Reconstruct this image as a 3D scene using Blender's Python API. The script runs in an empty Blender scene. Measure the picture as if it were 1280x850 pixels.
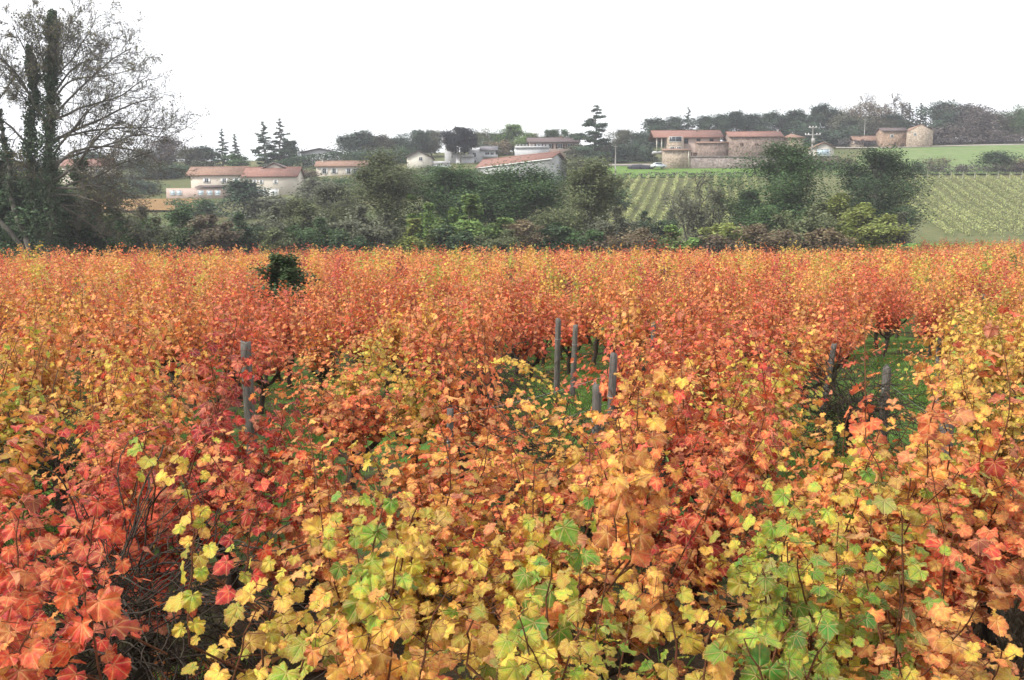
import bpy, math, random
import numpy as np
R = math.radians
rs = np.random.RandomState(7)
C = bpy.context.scene.collection
scene = bpy.context.scene

# ------------------------------------------------------------------ camera maths
F = 1108.0; H = 2.5; PITCH = math.atan(120/1108.0)
cp, sp = math.cos(PITCH), math.sin(PITCH)
def at(px, py, Y):
    u = (px-640)/F; v = (425-py)/F
    dy = cp+v*sp; dz = -sp+v*cp
    return (u/dy*Y, Y, H+dz/dy*Y)
def zrow(py, Y): return at(640, py, Y)[2]
def pxof(x, Y, z):
    yy = Y; zz = z-H
    fwd = yy*cp-zz*sp; up = yy*sp+zz*cp
    return 640+F*x/fwd, 425-F*up/fwd

# ------------------------------------------------------------------ terrain
TY = [104, 120, 150, 190, 230, 257, 300, 340]
TAB = {-500: [None, 324, 305, 272, 240, 224, 211, 206],
       0:    [None, 324, 306, 272, 243, 226, 212, 206],
       300:  [None, 325, 304, 270, 242, 225, 208, 201],
       450:  [None, 326, 303, 262, 232, 214, 200, 192],
       640:  [None, 327, 303, 262, 230, 209, 196, 189],
       860:  [None, 326, 303, 260, 224, 208, 188, 178],
       1060: [None, 325, 306, 262, 223, 207, 187, 179],
       1280: [None, 323, 306, 264, 223, 206, 183, 175],
       1800: [None, 322, 305, 266, 224, 204, 180, 170]}
TPX = sorted(TAB)
TZ = np.array([[0.0]+[zrow(v, TY[i+1]) for i, v in enumerate(TAB[p][1:])] for p in TPX])
def terr(x, Y):
    x = np.asarray(x, float); Y = np.asarray(Y, float)
    px = 640+F*x/np.maximum(Y, 60.)
    cols = np.stack([np.interp(Y, TY, TZ[i]) for i in range(len(TPX))])
    cols = cols + 0
    out = np.zeros(np.broadcast(x, Y).shape)
    pxc = np.clip(px, TPX[0], TPX[-1])
    for i in range(len(TPX)-1):
        a, b = TPX[i], TPX[i+1]
        m = (pxc >= a) & (pxc <= b)
        t = (pxc-a)/(b-a); t = t*t*(3-2*t)
        out = np.where(m, cols[i]*(1-t)+cols[i+1]*t, out)
    far = np.clip((Y-380)/500, 0, 1)
    out = out - far*18
    near = np.clip((1.3-Y)/1.6, 0, 1)
    out = np.where(Y < 2, near*near*(3-2*near)*0.85, out)
    out = out+0.035*np.sin(x*1.3+Y*.7)*np.cos(Y*1.1-x*.4)*(Y < 104)
    return out
def tz(x, Y): return float(terr(np.array([x]), np.array([Y]))[0])

# ------------------------------------------------------------------ nodes / materials
def newmat(name):
    m = bpy.data.materials.new(name); m.use_nodes = True
    nt = m.node_tree; nt.nodes.clear()
    out = nt.nodes.new('ShaderNodeOutputMaterial')
    return m, nt, out
class G:
    def __init__(s, nt): s.nt = nt
    def n(s, typ, **kw):
        nd = s.nt.nodes.new(typ)
        for k, v in kw.items(): setattr(nd, k, v)
        return nd
    def l(s, a, b): s.nt.links.new(a, b)
    def put(s, sock, v):
        if hasattr(v, 'links') or hasattr(v, 'is_linked'): s.l(v, sock)
        else: sock.default_value = v
    def m(s, op, a, b=0.0, c=None, clamp=False):
        nd = s.n('ShaderNodeMath', operation=op); nd.use_clamp = clamp
        s.put(nd.inputs[0], a); s.put(nd.inputs[1], b)
        if c is not None: s.put(nd.inputs[2], c)
        return nd.outputs[0]
    def mix(s, f, a, b, typ='MIX'):
        nd = s.n('ShaderNodeMix', data_type='RGBA', blend_type=typ)
        s.put(nd.inputs[0], f); s.put(nd.inputs[6], a); s.put(nd.inputs[7], b)
        return nd.outputs[2]
    def ramp(s, f, stops, interp='LINEAR'):
        nd = s.n('ShaderNodeValToRGB'); cr = nd.color_ramp; cr.interpolation = interp
        cr.elements[0].position = stops[0][0]; cr.elements[0].color = (*stops[0][1], 1)
        cr.elements[1].position = stops[-1][0]; cr.elements[1].color = (*stops[-1][1], 1)
        for p, c in stops[1:-1]:
            e = cr.elements.new(p); e.color = (*c, 1)
        s.put(nd.inputs[0], f); return nd.outputs[0]
    def noise(s, vec, scale, detail=4, rough=.55, dist=0.0):
        nd = s.n('ShaderNodeTexNoise'); nd.inputs['Scale'].default_value = scale
        nd.inputs['Detail'].default_value = detail; nd.inputs['Roughness'].default_value = rough
        nd.inputs['Distortion'].default_value = dist
        if vec is not None: s.l(vec, nd.inputs['Vector'])
        return nd.outputs[0]
    def attr(s, name):
        nd = s.n('ShaderNodeAttribute', attribute_name=name); return nd
    def sep(s, v):
        nd = s.n('ShaderNodeSeparateXYZ'); s.l(v, nd.inputs[0]); return nd.outputs
    def mapr(s, v, a, b, c, d):
        nd = s.n('ShaderNodeMapRange'); s.put(nd.inputs[0], v)
        for i, k in enumerate((a, b, c, d)): nd.inputs[i+1].default_value = k
        return nd.outputs[0]
    def prin(s, col, rough=.8, spec=.3, bump=None, bs=.3, bd=.02):
        p = s.n('ShaderNodeBsdfPrincipled'); s.put(p.inputs['Base Color'], col)
        s.put(p.inputs['Roughness'], rough); p.inputs['Specular IOR Level'].default_value = spec
        if bump is not None:
            b = s.n('ShaderNodeBump'); b.inputs['Strength'].default_value = bs
            b.inputs['Distance'].default_value = bd; s.l(bump, b.inputs['Height']); s.l(b.outputs[0], p.inputs['Normal'])
        return p.outputs[0]

def vine_leaf_material():
    m, nt, out = newmat('vine_leaf'); g = G(nt)
    d = g.sep(g.attr('leafdata').outputs['Vector'])      # tone, random, edge
    uv = g.attr('leafuv').outputs['Vector']
    oi = g.n('ShaderNodeObjectInfo')
    oc = g.n('ShaderNodeSeparateColor'); g.l(oi.outputs['Color'], oc.inputs[0])
    u = g.sep(uv)
    # veins radiating from the petiole
    ang = g.m('ABSOLUTE', g.m('ARCTAN2', u[0], u[1]))
    rad = g.m('SQRT', g.m('ADD', g.m('MULTIPLY', u[0], u[0]), g.m('MULTIPLY', u[1], u[1])))
    dd = g.m('MINIMUM', ang, g.m('MINIMUM', g.m('ABSOLUTE', g.m('SUBTRACT', ang, .82)), g.m('ABSOLUTE', g.m('SUBTRACT', ang, 1.75))))
    dist = g.m('MULTIPLY', dd, rad)
    vein = g.m('SUBTRACT', 1.0, g.mapr(dist, .008, .045, 0, 1), clamp=True)
    vsoft = g.m('SUBTRACT', 1.0, g.mapr(dist, .02, .17, 0, 1), clamp=True)
    # mottling inside the blade, offset by the leaf's own random number
    vec = g.n('ShaderNodeVectorMath', operation='ADD'); g.l(uv, vec.inputs[0])
    cmb = g.n('ShaderNodeCombineXYZ'); g.put(cmb.inputs[2], g.m('MULTIPLY', d[1], 31.0)); g.l(cmb.outputs[0], vec.inputs[1])
    n1 = g.noise(vec.outputs[0], 2.6, 4, .6)
    n2 = g.noise(vec.outputs[0], 11., 3, .6)
    t = g.m('ADD', d[0], oc.outputs[0])
    t = g.m('ADD', t, g.m('MULTIPLY', g.m('SUBTRACT', n1, .5), .62))
    # veins keep a yellower tone than the blade, margins go redder
    t = g.m('ADD', t, g.m('MULTIPLY', vsoft, .07))
    t = g.m('SUBTRACT', t, g.m('MULTIPLY', g.m('POWER', d[2], 3.0), .05))
    col = g.ramp(g.m('MULTIPLY', g.m('ADD', t, .2), 1/1.5), [
        (0.02, (.13, .012, .022)), (.11, (.36, .016, .026)), (.215, (.64, .050, .042)), (.32, (.78, .15, .060)),
        (.42, (.82, .29, .09)), (.52, (.83, .43, .095)), (.62, (.82, .57, .085)), (.70, (.60, .57, .07)),
        (.79, (.26, .43, .045)), (.92, (.07, .22, .03))])
    # dry brown spots and dull leaves
    spot = g.mapr(n2, .60, .66, 0, 1)
    col = g.mix(g.m('MULTIPLY', spot, .45), col, (.20, .075, .03, 1))
    dull = g.mapr(d[1], .75, 1.0, 0, .5)
    col = g.mix(dull, col, (.56, .31, .18, 1))
    brn = g.m('MULTIPLY', g.m('POWER', d[2], 4.0), g.mapr(n2, .36, .52, 0, .7), clamp=True)
    col = g.mix(brn, col, (.27, .10, .035, 1))
    val = g.n('ShaderNodeHueSaturation'); g.l(col, val.inputs['Color'])
    g.put(val.inputs['Value'], g.m('MULTIPLY', g.mapr(n1, .3, .7, .82, 1.16), g.mapr(g.m('FRACT', g.m('MULTIPLY', d[1], 17.3)), 0, 1, .56, 1.24))); val.inputs['Saturation'].default_value = 1.0
    col = g.mix(g.m('MULTIPLY', vein, .6), val.outputs[0], g.mix(.62, val.outputs[0], (.86, .55, .24, 1)))
    geo = g.n('ShaderNodeNewGeometry')
    under = g.mix(.24, col, (.62, .40, .26, 1))
    colf = g.mix(geo.outputs['Backfacing'], col, under)
    rough = g.mapr(d[1], 0, 1, .38, .62)
    p = g.prin(colf, rough, .36, g.m('SUBTRACT', n2, g.m('MULTIPLY', vein, .8)), .55, .006)
    tr = g.n('ShaderNodeBsdfTranslucent'); g.l(g.mix(1.0, col, (1.0, .92, .8, 1), 'MULTIPLY'), tr.inputs[0])
    mx = g.n('ShaderNodeMixShader'); mx.inputs[0].default_value = .36
    g.l(p, mx.inputs[1]); g.l(tr.outputs[0], mx.inputs[2]); g.l(mx.outputs[0], out.inputs[0])
    return m

def foliage_material():
    m, nt, out = newmat('tree_foliage'); g = G(nt)
    d = g.sep(g.attr('leafdata').outputs['Vector'])
    oi = g.n('ShaderNodeObjectInfo')
    h = g.n('ShaderNodeHueSaturation'); g.l(oi.outputs['Color'], h.inputs['Color'])
    g.put(h.inputs['Value'], g.mapr(d[1], 0, 1, .5, 1.6))
    g.put(h.inputs['Hue'], g.mapr(d[0], 0, 1, .47, .525))
    col = g.mix(g.mapr(d[0], .86, 1, 0, .5), h.outputs[0], (.24, .17, .06, 1))
    p = g.prin(col, .62, .25)
    tr = g.n('ShaderNodeBsdfTranslucent'); g.l(col, tr.inputs[0])
    mx = g.n('ShaderNodeMixShader'); mx.inputs[0].default_value = .28
    g.l(p, mx.inputs[1]); g.l(tr.outputs[0], mx.inputs[2]); g.l(mx.outputs[0], out.inputs[0])
    return m

def bark_material(name, a, b, scale=14):
    m, nt, out = newmat(name); g = G(nt)
    tc = g.n('ShaderNodeTexCoord').outputs['Object']
    mp = g.n('ShaderNodeMapping'); g.l(tc, mp.inputs[0]); mp.inputs['Scale'].default_value = (1, 1, .18)
    n1 = g.noise(mp.outputs[0], scale*2.5, 6, .65, .4); n2 = g.noise(tc, scale*.3, 3)
    col = g.mix(g.mapr(n1, .3, .7, 0, 1), (*a, 1), (*b, 1))
    col = g.mix(g.mapr(n2, .5, .75, 0, .4), col, (.10, .12, .06, 1))
    g.l(g.prin(col, .9, .15, n1, .8, .012), out.inputs[0]); return m

def ground_material():
    m, nt, out = newmat('ground_soil_grass'); g = G(nt)
    pos = g.n('ShaderNodeNewGeometry').outputs['Position']
    s = g.sep(pos)
    big = g.noise(pos, .35, 5, .6); mid = g.noise(pos, 3.2, 5, .65); fine = g.noise(pos, 38, 4, .7)
    soil = g.ramp(fine, [(.25, (.025, .018, .012)), (.5, (.06, .043, .03)), (.8, (.12, .09, .065))])
    grass = g.ramp(fine, [(.25, (.04, .09, .018)), (.5, (.09, .19, .035)), (.8, (.16, .29, .065))])
    f = g.m('MULTIPLY', g.mapr(g.m('ADD', g.m('MULTIPLY', big, .5), g.m('MULTIPLY', mid, .5)), .44, .56, 0, 1), g.mapr(s[1], 5, 9, .1, 1))
    near = g.mix(f, soil, grass)
    f2 = g.noise(pos, .06, 6, .6)
    farc = g.ramp(f2, [(.3, (.06, .09, .03)), (.5, (.11, .12, .05)), (.72, (.17, .14, .07))])
    col = g.mix(g.mapr(s[1], 95, 125, 0, 1), near, farc)
    g.l(g.prin(col, .95, .1, fine, .8, .03), out.inputs[0]); return m

def field_material(name, a, b, c, scale=.25):
    m, nt, out = newmat(name); g = G(nt)
    pos = g.n('ShaderNodeNewGeometry').outputs['Position']
    n = g.noise(pos, scale, 8, .68, .3)
    col = g.ramp(n, [(.32, a), (.5, b), (.7, c)])
    n2 = g.noise(pos, 3.0, 4)
    col = g.mix(g.mapr(n2, .35, .65, 0, .35), col, (*a, 1))
    g.l(g.prin(col, .95, .1, n2, .6, .2), out.inputs[0]); return m

def wall_material(name, a, b, stone=False):
    m, nt, out = newmat(name); g = G(nt)
    tc = g.n('ShaderNodeTexCoord').outputs['Object']
    n = g.noise(tc, .45, 6, .65); n2 = g.noise(tc, 3.2, 5, .65)
    col = g.mix(g.mapr(n, .35, .68, 0, 1), (*a, 1), (*b, 1))
    if stone:
        v = g.n('ShaderNodeTexVoronoi'); g.l(tc, v.inputs['Vector']); v.inputs['Scale'].default_value = 2.6
        vs = g.n('ShaderNodeSeparateColor'); g.l(v.outputs['Color'], vs.inputs[0])
        hs = g.n('ShaderNodeHueSaturation'); g.l(col, hs.inputs['Color'])
        g.put(hs.inputs['Value'], g.mapr(vs.outputs[0], 0, 1, .62, 1.3)); col = hs.outputs[0]
    col = g.mix(g.mapr(n2, .5, .8, 0, .35), col, (a[0]*.55, a[1]*.52, a[2]*.5, 1))
    g.l(g.prin(col, .9, .15, n2, .5, .03), out.inputs[0]); return m

def tile_material(name, a, b):
    m, nt, out = newmat(name); g = G(nt)
    tc = g.n('ShaderNodeTexCoord').outputs['Object']
    mp = g.n('ShaderNodeMapping'); g.l(tc, mp.inputs[0]); mp.inputs['Scale'].default_value = (4, 3, 3)
    v = g.n('ShaderNodeTexVoronoi'); g.l(mp.outputs[0], v.inputs['Vector']); v.inputs['Scale'].default_value = 1.0
    vs = g.n('ShaderNodeSeparateColor'); g.l(v.outputs['Color'], vs.inputs[0])
    w = g.n('ShaderNodeTexWave'); g.l(tc, w.inputs[0]); w.inputs['Scale'].default_value = 1.6; w.inputs['Distortion'].default_value = .4
    n = g.noise(tc, .35, 6, .7)
    col = g.mix(g.mapr(vs.outputs[0], 0, 1, 0, 1), (*a, 1), (*b, 1))
    col = g.mix(g.mapr(n, .48, .72, 0, .5), col, (.13, .11, .10, 1))
    g.l(g.prin(col, .85, .2, w.outputs[0], .6, .08), out.inputs[0]); return m

def plain(name, c, rough=.7, metal=0, var=.25):
    m, nt, out = newmat(name); g = G(nt)
    tc = g.n('ShaderNodeTexCoord').outputs['Object']
    n = g.noise(tc, 2.2, 5, .65)
    col = g.mix(g.mapr(n, .35, .7, 0, var), (*c, 1), (c[0]*.5, c[1]*.5, c[2]*.5, 1))
    s = g.prin(col, rough, .3, n, .2, .01)
    s.node.inputs['Metallic'].default_value = metal
    g.l(s, out.inputs[0]); return m

M = dict(
    vine=vine_leaf_material(), fol=foliage_material(),
    bark=bark_material('tree_bark', (.075, .07, .062), (.17, .15, .13), 6),
    vwood=bark_material('vine_wood', (.022, .018, .015), (.085, .065, .05), 30),
    cane=bark_material('vine_cane', (.10, .035, .022), (.21, .085, .04), 60),
    post=bark_material('weathered_post', (.055, .050, .046), (.185, .168, .150), 16),
    postw=bark_material('pale_post', (.30, .28, .25), (.46, .43, .38), 10),
    ground=ground_material(),
    meadow=field_material('meadow_grass', (.085, .14, .035), (.13, .22, .05), (.17, .26, .07)),
    meadow2=field_material('dry_meadow_grass', (.12, .165, .06), (.16, .225, .085), (.22, .24, .12)),
    lawn=field_material('bright_lawn', (.09, .2, .03), (.12, .28, .04), (.17, .33, .06)),
    track=field_material('gravel_track', (.24, .21, .18), (.32, .29, .26), (.40, .37, .33)),
    slope=field_material('vine_slope_soil', (.085, .11, .04), (.135, .14, .06), (.19, .17, .09), .5),
    orange=field_material('autumn_vine_slope', (.20, .13, .06), (.28, .16, .07), (.22, .19, .08), .4),
    beige=wall_material('beige_render', (.54, .48, .41), (.63, .57, .49)),
    cream=wall_material('cream_render', (.50, .47, .40), (.58, .55, .49)),
    white=wall_material('white_render', (.46, .46, .47), (.56, .56, .57)),
    pink=wall_material('pinkish_render', (.42, .32, .275), (.50, .39, .34)),
    ochre=wall_material('ochre_stone', (.26, .18, .13), (.34, .245, .18), True),
    stone=wall_material('brown_stone', (.21, .155, .13), (.28, .215, .18), True),
    greyst=wall_material('grey_stone', (.20, .165, .15), (.28, .24, .22), True),
    sand=wall_material('sandy_stone', (.33, .265, .20), (.39, .315, .25), True),
    tile=tile_material('terracotta_tiles', (.23, .115, .09), (.33, .185, .15)),
    tileo=tile_material('weathered_terracotta_tiles', (.24, .14, .10), (.34, .22, .165)),
    tiled=tile_material('dark_brown_tiles', (.10, .075, .075), (.19, .145, .14)),
    tileg=tile_material('grey_tiles', (.17, .16, .17), (.26, .25, .26)),
    glass=plain('dark_window_glass', (.05, .06, .07), .15, 0, .1),
    frame=plain('white_window_frame', (.75, .75, .74), .5, 0, .1),
    shut=plain('pale_blue_door_paint', (.52, .62, .70), .5, 0, .12),
    brown=plain('dark_brown_wood', (.09, .055, .04), .75),
    pole=plain('grey_concrete_pole', (.42, .40, .38), .8),
    wire=plain('galvanised_wire', (.45, .45, .46), .4, .8, .1),
    tarp=plain('dark_tarpaulin', (.035, .035, .045), .5),
    carw=plain('white_car_paint', (.68, .72, .78), .25, 0, .05),
    tyre=plain('black_rubber', (.02, .02, .02), .8),
)

# ------------------------------------------------------------------ mesh helper
class MB:
    def __init__(s): s.v = []; s.f = []; s.n = 0; s.d = []; s.u = []; s.has = False
    def add(s, v, faces, data=None, uv=None):
        v = np.asarray(v, float).reshape(-1, 3)
        s.v.append(v)
        for f in (faces if isinstance(faces, list) and len(faces) and isinstance(faces[0], np.ndarray) else [np.asarray(faces)]):
            if len(f): s.f.append(np.asarray(f)+s.n)
        s.n += len(v)
        if data is not None: s.has = True
        s.d.append(np.zeros((len(v), 3)) if data is None else data)
        s.u.append(np.zeros((len(v), 3)) if uv is None else uv)
    def mesh(s, name, mat, smooth=False):
        me = bpy.data.meshes.new(name)
        if s.n:
            v = np.concatenate(s.v)
            me.vertices.add(len(v)); me.vertices.foreach_set('co', v.astype(np.float32).ravel())
            li = np.concatenate([f.ravel() for f in s.f]).astype(np.int32)
            tot = np.concatenate([np.full(len(f), f.shape[1]) for f in s.f]).astype(np.int32)
            st = np.concatenate([[0], np.cumsum(tot)[:-1]]).astype(np.int32)
            me.loops.add(len(li)); me.loops.foreach_set('vertex_index', li)
            me.polygons.add(len(tot)); me.polygons.foreach_set('loop_start', st)
            me.polygons.foreach_set('loop_total', tot)
            if smooth: me.polygons.foreach_set('use_smooth', np.ones(len(tot), bool))
            if s.has:
                a = me.attributes.new('leafdata', 'FLOAT_VECTOR', 'POINT'); a.data.foreach_set('vector', np.concatenate(s.d).astype(np.float32).ravel())
                a = me.attributes.new('leafuv', 'FLOAT_VECTOR', 'POINT'); a.data.foreach_set('vector', np.concatenate(s.u).astype(np.float32).ravel())
            me.update(calc_edges=True)
        me.materials.append(mat); return me
    def obj(s, name, mat, parent=None, smooth=False):
        return link(name, s.mesh(name, mat, smooth), parent)
    def box(s, x0, x1, y0, y1, z0, z1):
        v = [(x, y, z) for z in (z0, z1) for y in (y0, y1) for x in (x0, x1)]
        s.add(v, np.array([(0, 2, 3, 1), (4, 5, 7, 6), (0, 1, 5, 4), (2, 6, 7, 3), (0, 4, 6, 2), (1, 3, 7, 5)]))
    def prism(s, poly, d0, d1, axis='x'):
        """poly in the plane across the axis (other two coordinates), extruded d0..d1"""
        n = len(poly)
        def q(d, a, b): return (d, a, b) if axis == 'x' else ((a, d, b) if axis == 'y' else (a, b, d))
        v = [q(d0, *p) for p in poly]+[q(d1, *p) for p in poly]
        s.add(v, [np.array([(i, (i+1) % n, n+(i+1) % n, n+i) for i in range(n)]), np.array([tuple(range(n))[::-1]]), np.array([tuple(range(n, 2*n))])])
    def tube(s, pts, rad, k=5, cap=True):
        pts = np.asarray(pts, float); rad = np.broadcast_to(np.asarray(rad, float), (len(pts),))
        t = np.gradient(pts, axis=0); t /= np.linalg.norm(t, axis=1)[:, None]+1e-9
        ref = np.where(np.abs(t[:, 2:3]) > .9, np.array([[1., 0, 0]]), np.array([[0., 0, 1.]]))
        ref[:] = ref[0] if abs(t[0, 2]) > .9 or np.all(np.abs(t[:, 2]) < .97) else np.array([1., 0.1, 0])
        a = np.cross(t, ref); a /= np.linalg.norm(a, axis=1)[:, None]+1e-9
        b = np.cross(t, a)
        th = np.arange(k)*2*np.pi/k
        v = pts[:, None]+rad[:, None, None]*(np.cos(th)[None, :, None]*a[:, None]+np.sin(th)[None, :, None]*b[:, None])
        n = len(pts); i = np.arange(n-1)[:, None]*k; j = np.arange(k)[None]; jn = (j+1) % k
        f = np.stack([i+j, i+jn, i+k+jn, i+k+j], -1).reshape(-1, 4)
        fs = [f]
        if cap: fs += [np.array([range(k)]), np.array([range((n-1)*k, n*k)[::-1]])]
        s.add(v.reshape(-1, 3), fs)

def link(name, data, parent=None):
    o = bpy.data.objects.new(name, data); C.objects.link(o)
    if parent: o.parent = parent
    return o
def tag(o, label=None, cat=None, group=None, kind=None):
    if label: o['label'] = label
    if cat: o['category'] = cat
    if group: o['group'] = group
    if kind: o['kind'] = kind
    return o
def thing(name, loc, label, cat, group=None, rz=0.0):
    o = link(name, None); o.location = loc; o.rotation_euler = (0, 0, rz); o.empty_display_size = .1
    return tag(o, label, cat, group)

# ------------------------------------------------------------------ leaves
HALF = [(0.0, -0.02), (.09, -.20), (.24, -.27), (.38, -.20), (.51, -.10), (.51, .04), (.50, .15), (.58, .29), (.59, .45), (.51, .52), (.42, .57), (.38, .70), (.28, .81), (.13, .91)]
TIP = (0.0, 1.0)
def leaf_hi(seed):
    r = np.random.RandomState(seed)
    half = np.array(HALF); out = np.vstack([half, [TIP], (half[1:]*[-1, 1])[::-1]])
    out = out+r.normal(0, .016, out.shape)*(np.arange(len(out)) > 0)[:, None]
    # teeth: insert notched midpoints
    pts = []
    n = len(out)
    for i in range(n):
        a, b = out[i], out[(i+1) % n]; pts.append(a)
        if 1 <= i < n-1: m = (a+b)/2; pts.append(m*(.955 if i % 2 else .93))
    out = np.array(pts); n = len(out)
    inner = out*.52+np.array([0, .04])
    P = np.vstack([[[0, .02]], inner, out])
    edge = np.concatenate([[0], np.full(n, .5), np.ones(n)])
    x, y = P[:, 0], P[:, 1]
    c1, c2, c3, c4 = r.uniform(-.15, .6), r.uniform(-.45, .75), r.uniform(.03, .12), r.uniform(0, 6)
    z = -c1*(x*x*1.4)-c2*(y-.1)**2*.55+np.abs(x)*r.uniform(-.1, .42)+c3*np.sin(7*np.arctan2(x, y)+c4)*edge**2
    V = np.stack([x, y, z], 1)
    f1 = np.array([(0, 1+i, 1+(i+1) % n) for i in range(n)])
    f2 = np.array([(1+i, 1+n+i, 1+n+(i+1) % n, 1+(i+1) % n) for i in range(n)])
    return V, [f1, f2], edge, np.stack([x, y, 0*x], 1)
def leaf_mid(seed):
    r = np.random.RandomState(seed)
    out = np.array([(0, -.05), (.25, -.25), (.5, -.08), (.6, .4), (.36, .55), (.22, .82), (0, 1.0), (-.22, .82), (-.36, .55), (-.6, .4), (-.5, -.08), (-.25, -.25)])
    out = out+r.normal(0, .03, out.shape); n = len(out)
    P = np.vstack([[[0, .3]], out]); x, y = P.T
    z = -r.uniform(-.1, .4)*x*x-r.uniform(-.3, .5)*(y-.3)**2+np.abs(x)*r.uniform(-.1, .3)
    return np.stack([x, y, z], 1), [np.array([(0, 1+i, 1+(i+1) % n) for i in range(n)])], np.concatenate([[0], np.ones(n)]), np.stack([x, y, 0*x], 1)
def leaf_low(seed):
    r = np.random.RandomState(seed)
    P = np.array([(0, -.15), (.5, .1), (.42, .6), (0, 1.0), (-.42, .6), (-.5, .1)])+r.normal(0, .05, (6, 2)); x, y = P.T
    z = np.abs(x)*r.uniform(-.2, .4)+r.uniform(-.2, .2)*y*y
    return np.stack([x, y, z], 1), [np.array([(0, 1, 2, 3), (0, 3, 4, 5)])], np.full(6, .6), np.stack([x, y, 0*x], 1)
def leaf_card(seed):
    P = np.array([(-.5, 0), (0, -.6), (.5, 0), (0, .7)]); x, y = P.T
    return np.stack([x, y, .15*np.abs(x)], 1), [np.array([(0, 1, 2, 3)])], np.full(4, .5), np.stack([x, y, 0*x], 1)
LH = [leaf_hi(i) for i in range(10)]; LM = [leaf_mid(i) for i in range(6)]; LL = [leaf_low(i) for i in range(4)]; LC = [leaf_card(0)]

def frames(N, Yd):
    N = N/(np.linalg.norm(N, axis=1)[:, None]+1e-9)
    Yd = Yd-(Yd*N).sum(1)[:, None]*N; Yd /= np.linalg.norm(Yd, axis=1)[:, None]+1e-9
    X = np.cross(Yd, N); return X, Yd, N
def scatter(mb, T, pos, N, Yd, size, tone, rnd, rng):
    X, Yd, N = frames(N, Yd)
    which = rng.randint(0, len(T), len(pos))
    for k, (tv, tf, edge, uv) in enumerate(T):
        m = which == k; c = int(m.sum())
        if not c: continue
        V = pos[m][:, None]+size[m][:, None, None]*(tv[None, :, 0:1]*X[m][:, None]+tv[None, :, 1:2]*Yd[m][:, None]+tv[None, :, 2:3]*N[m][:, None])
        nv = len(tv); off = (np.arange(c)*nv)
        fs = [(f[None]+off[:, None, None]).reshape(-1, f.shape[1]) for f in tf]
        d = np.zeros((c, nv, 3)); d[:, :, 0] = tone[m][:, None]; d[:, :, 1] = rnd[m][:, None]; d[:, :, 2] = edge[None]
        mb.add(V.reshape(-1, 3), fs, d.reshape(-1, 3), np.broadcast_to(uv[None], (c, nv, 3)).reshape(-1, 3))

# ------------------------------------------------------------------ grapevine
def grow_cane(r, p, d, L, step=.055, droop=.10):
    pts = [np.array(p)]; d = np.array(d, float); n = max(4, int(L/step))
    for i in range(n):
        d = d+np.array([0, 0, -droop*(i/n)])+r.normal(0, .07, 3); d /= np.linalg.norm(d)
        pts.append(pts[-1]+d*step)
    return np.array(pts)
def cane_leaves(r, pts, out, base_tone, axis, s0=.085, skip=2, lat=.0, dens=1.0):
    n = len(pts); th = r.uniform(0, 6.3)
    for i in range(skip, n):
        for rep in range(1 if dens <= 1 else (2 if r.rand() < dens-1 else 1)):
            if dens < 1 and r.rand() > dens: continue
            th += math.pi+r.normal(0, .5)
            t = pts[min(i+1, n-1)]-pts[i-1]; t = t/(np.linalg.norm(t)+1e-9)
            side = np.array([math.cos(th), math.sin(th), .25]); side = side-t*(side@t)*.7; side /= np.linalg.norm(side)
            pl = r.uniform(.03, .085); q = pts[i]+side*pl
            radial = np.array([q[0]-axis[0], q[1]-axis[1], 0]); radial = radial/(np.linalg.norm(radial)+.15)
            N = np.array([0, 0, .75])+radial*.75+side*.25+r.normal(0, .38, 3)
            Yd = side*.6+radial*.4+np.array([0, 0, -.75])+r.normal(0, .35, 3)
            f = i/n; s = s0*r.uniform(.72, 1.22)*(1 if f < .6 else 1.25-f*.72)
            out.append((q, N, Yd, s, base_tone+r.normal(0, .07)-.08*(1-f)+.05, r.rand(), pts[i]))
            if lat and r.rand() < lat:
                lp = grow_cane(r, pts[i], side*.8+t*.4+np.array([0, 0, .3]), r.uniform(.12, .3))
                cane_leaves(r, lp, out, base_tone+r.normal(0, .04), axis, s0*.7, 1)
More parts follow.
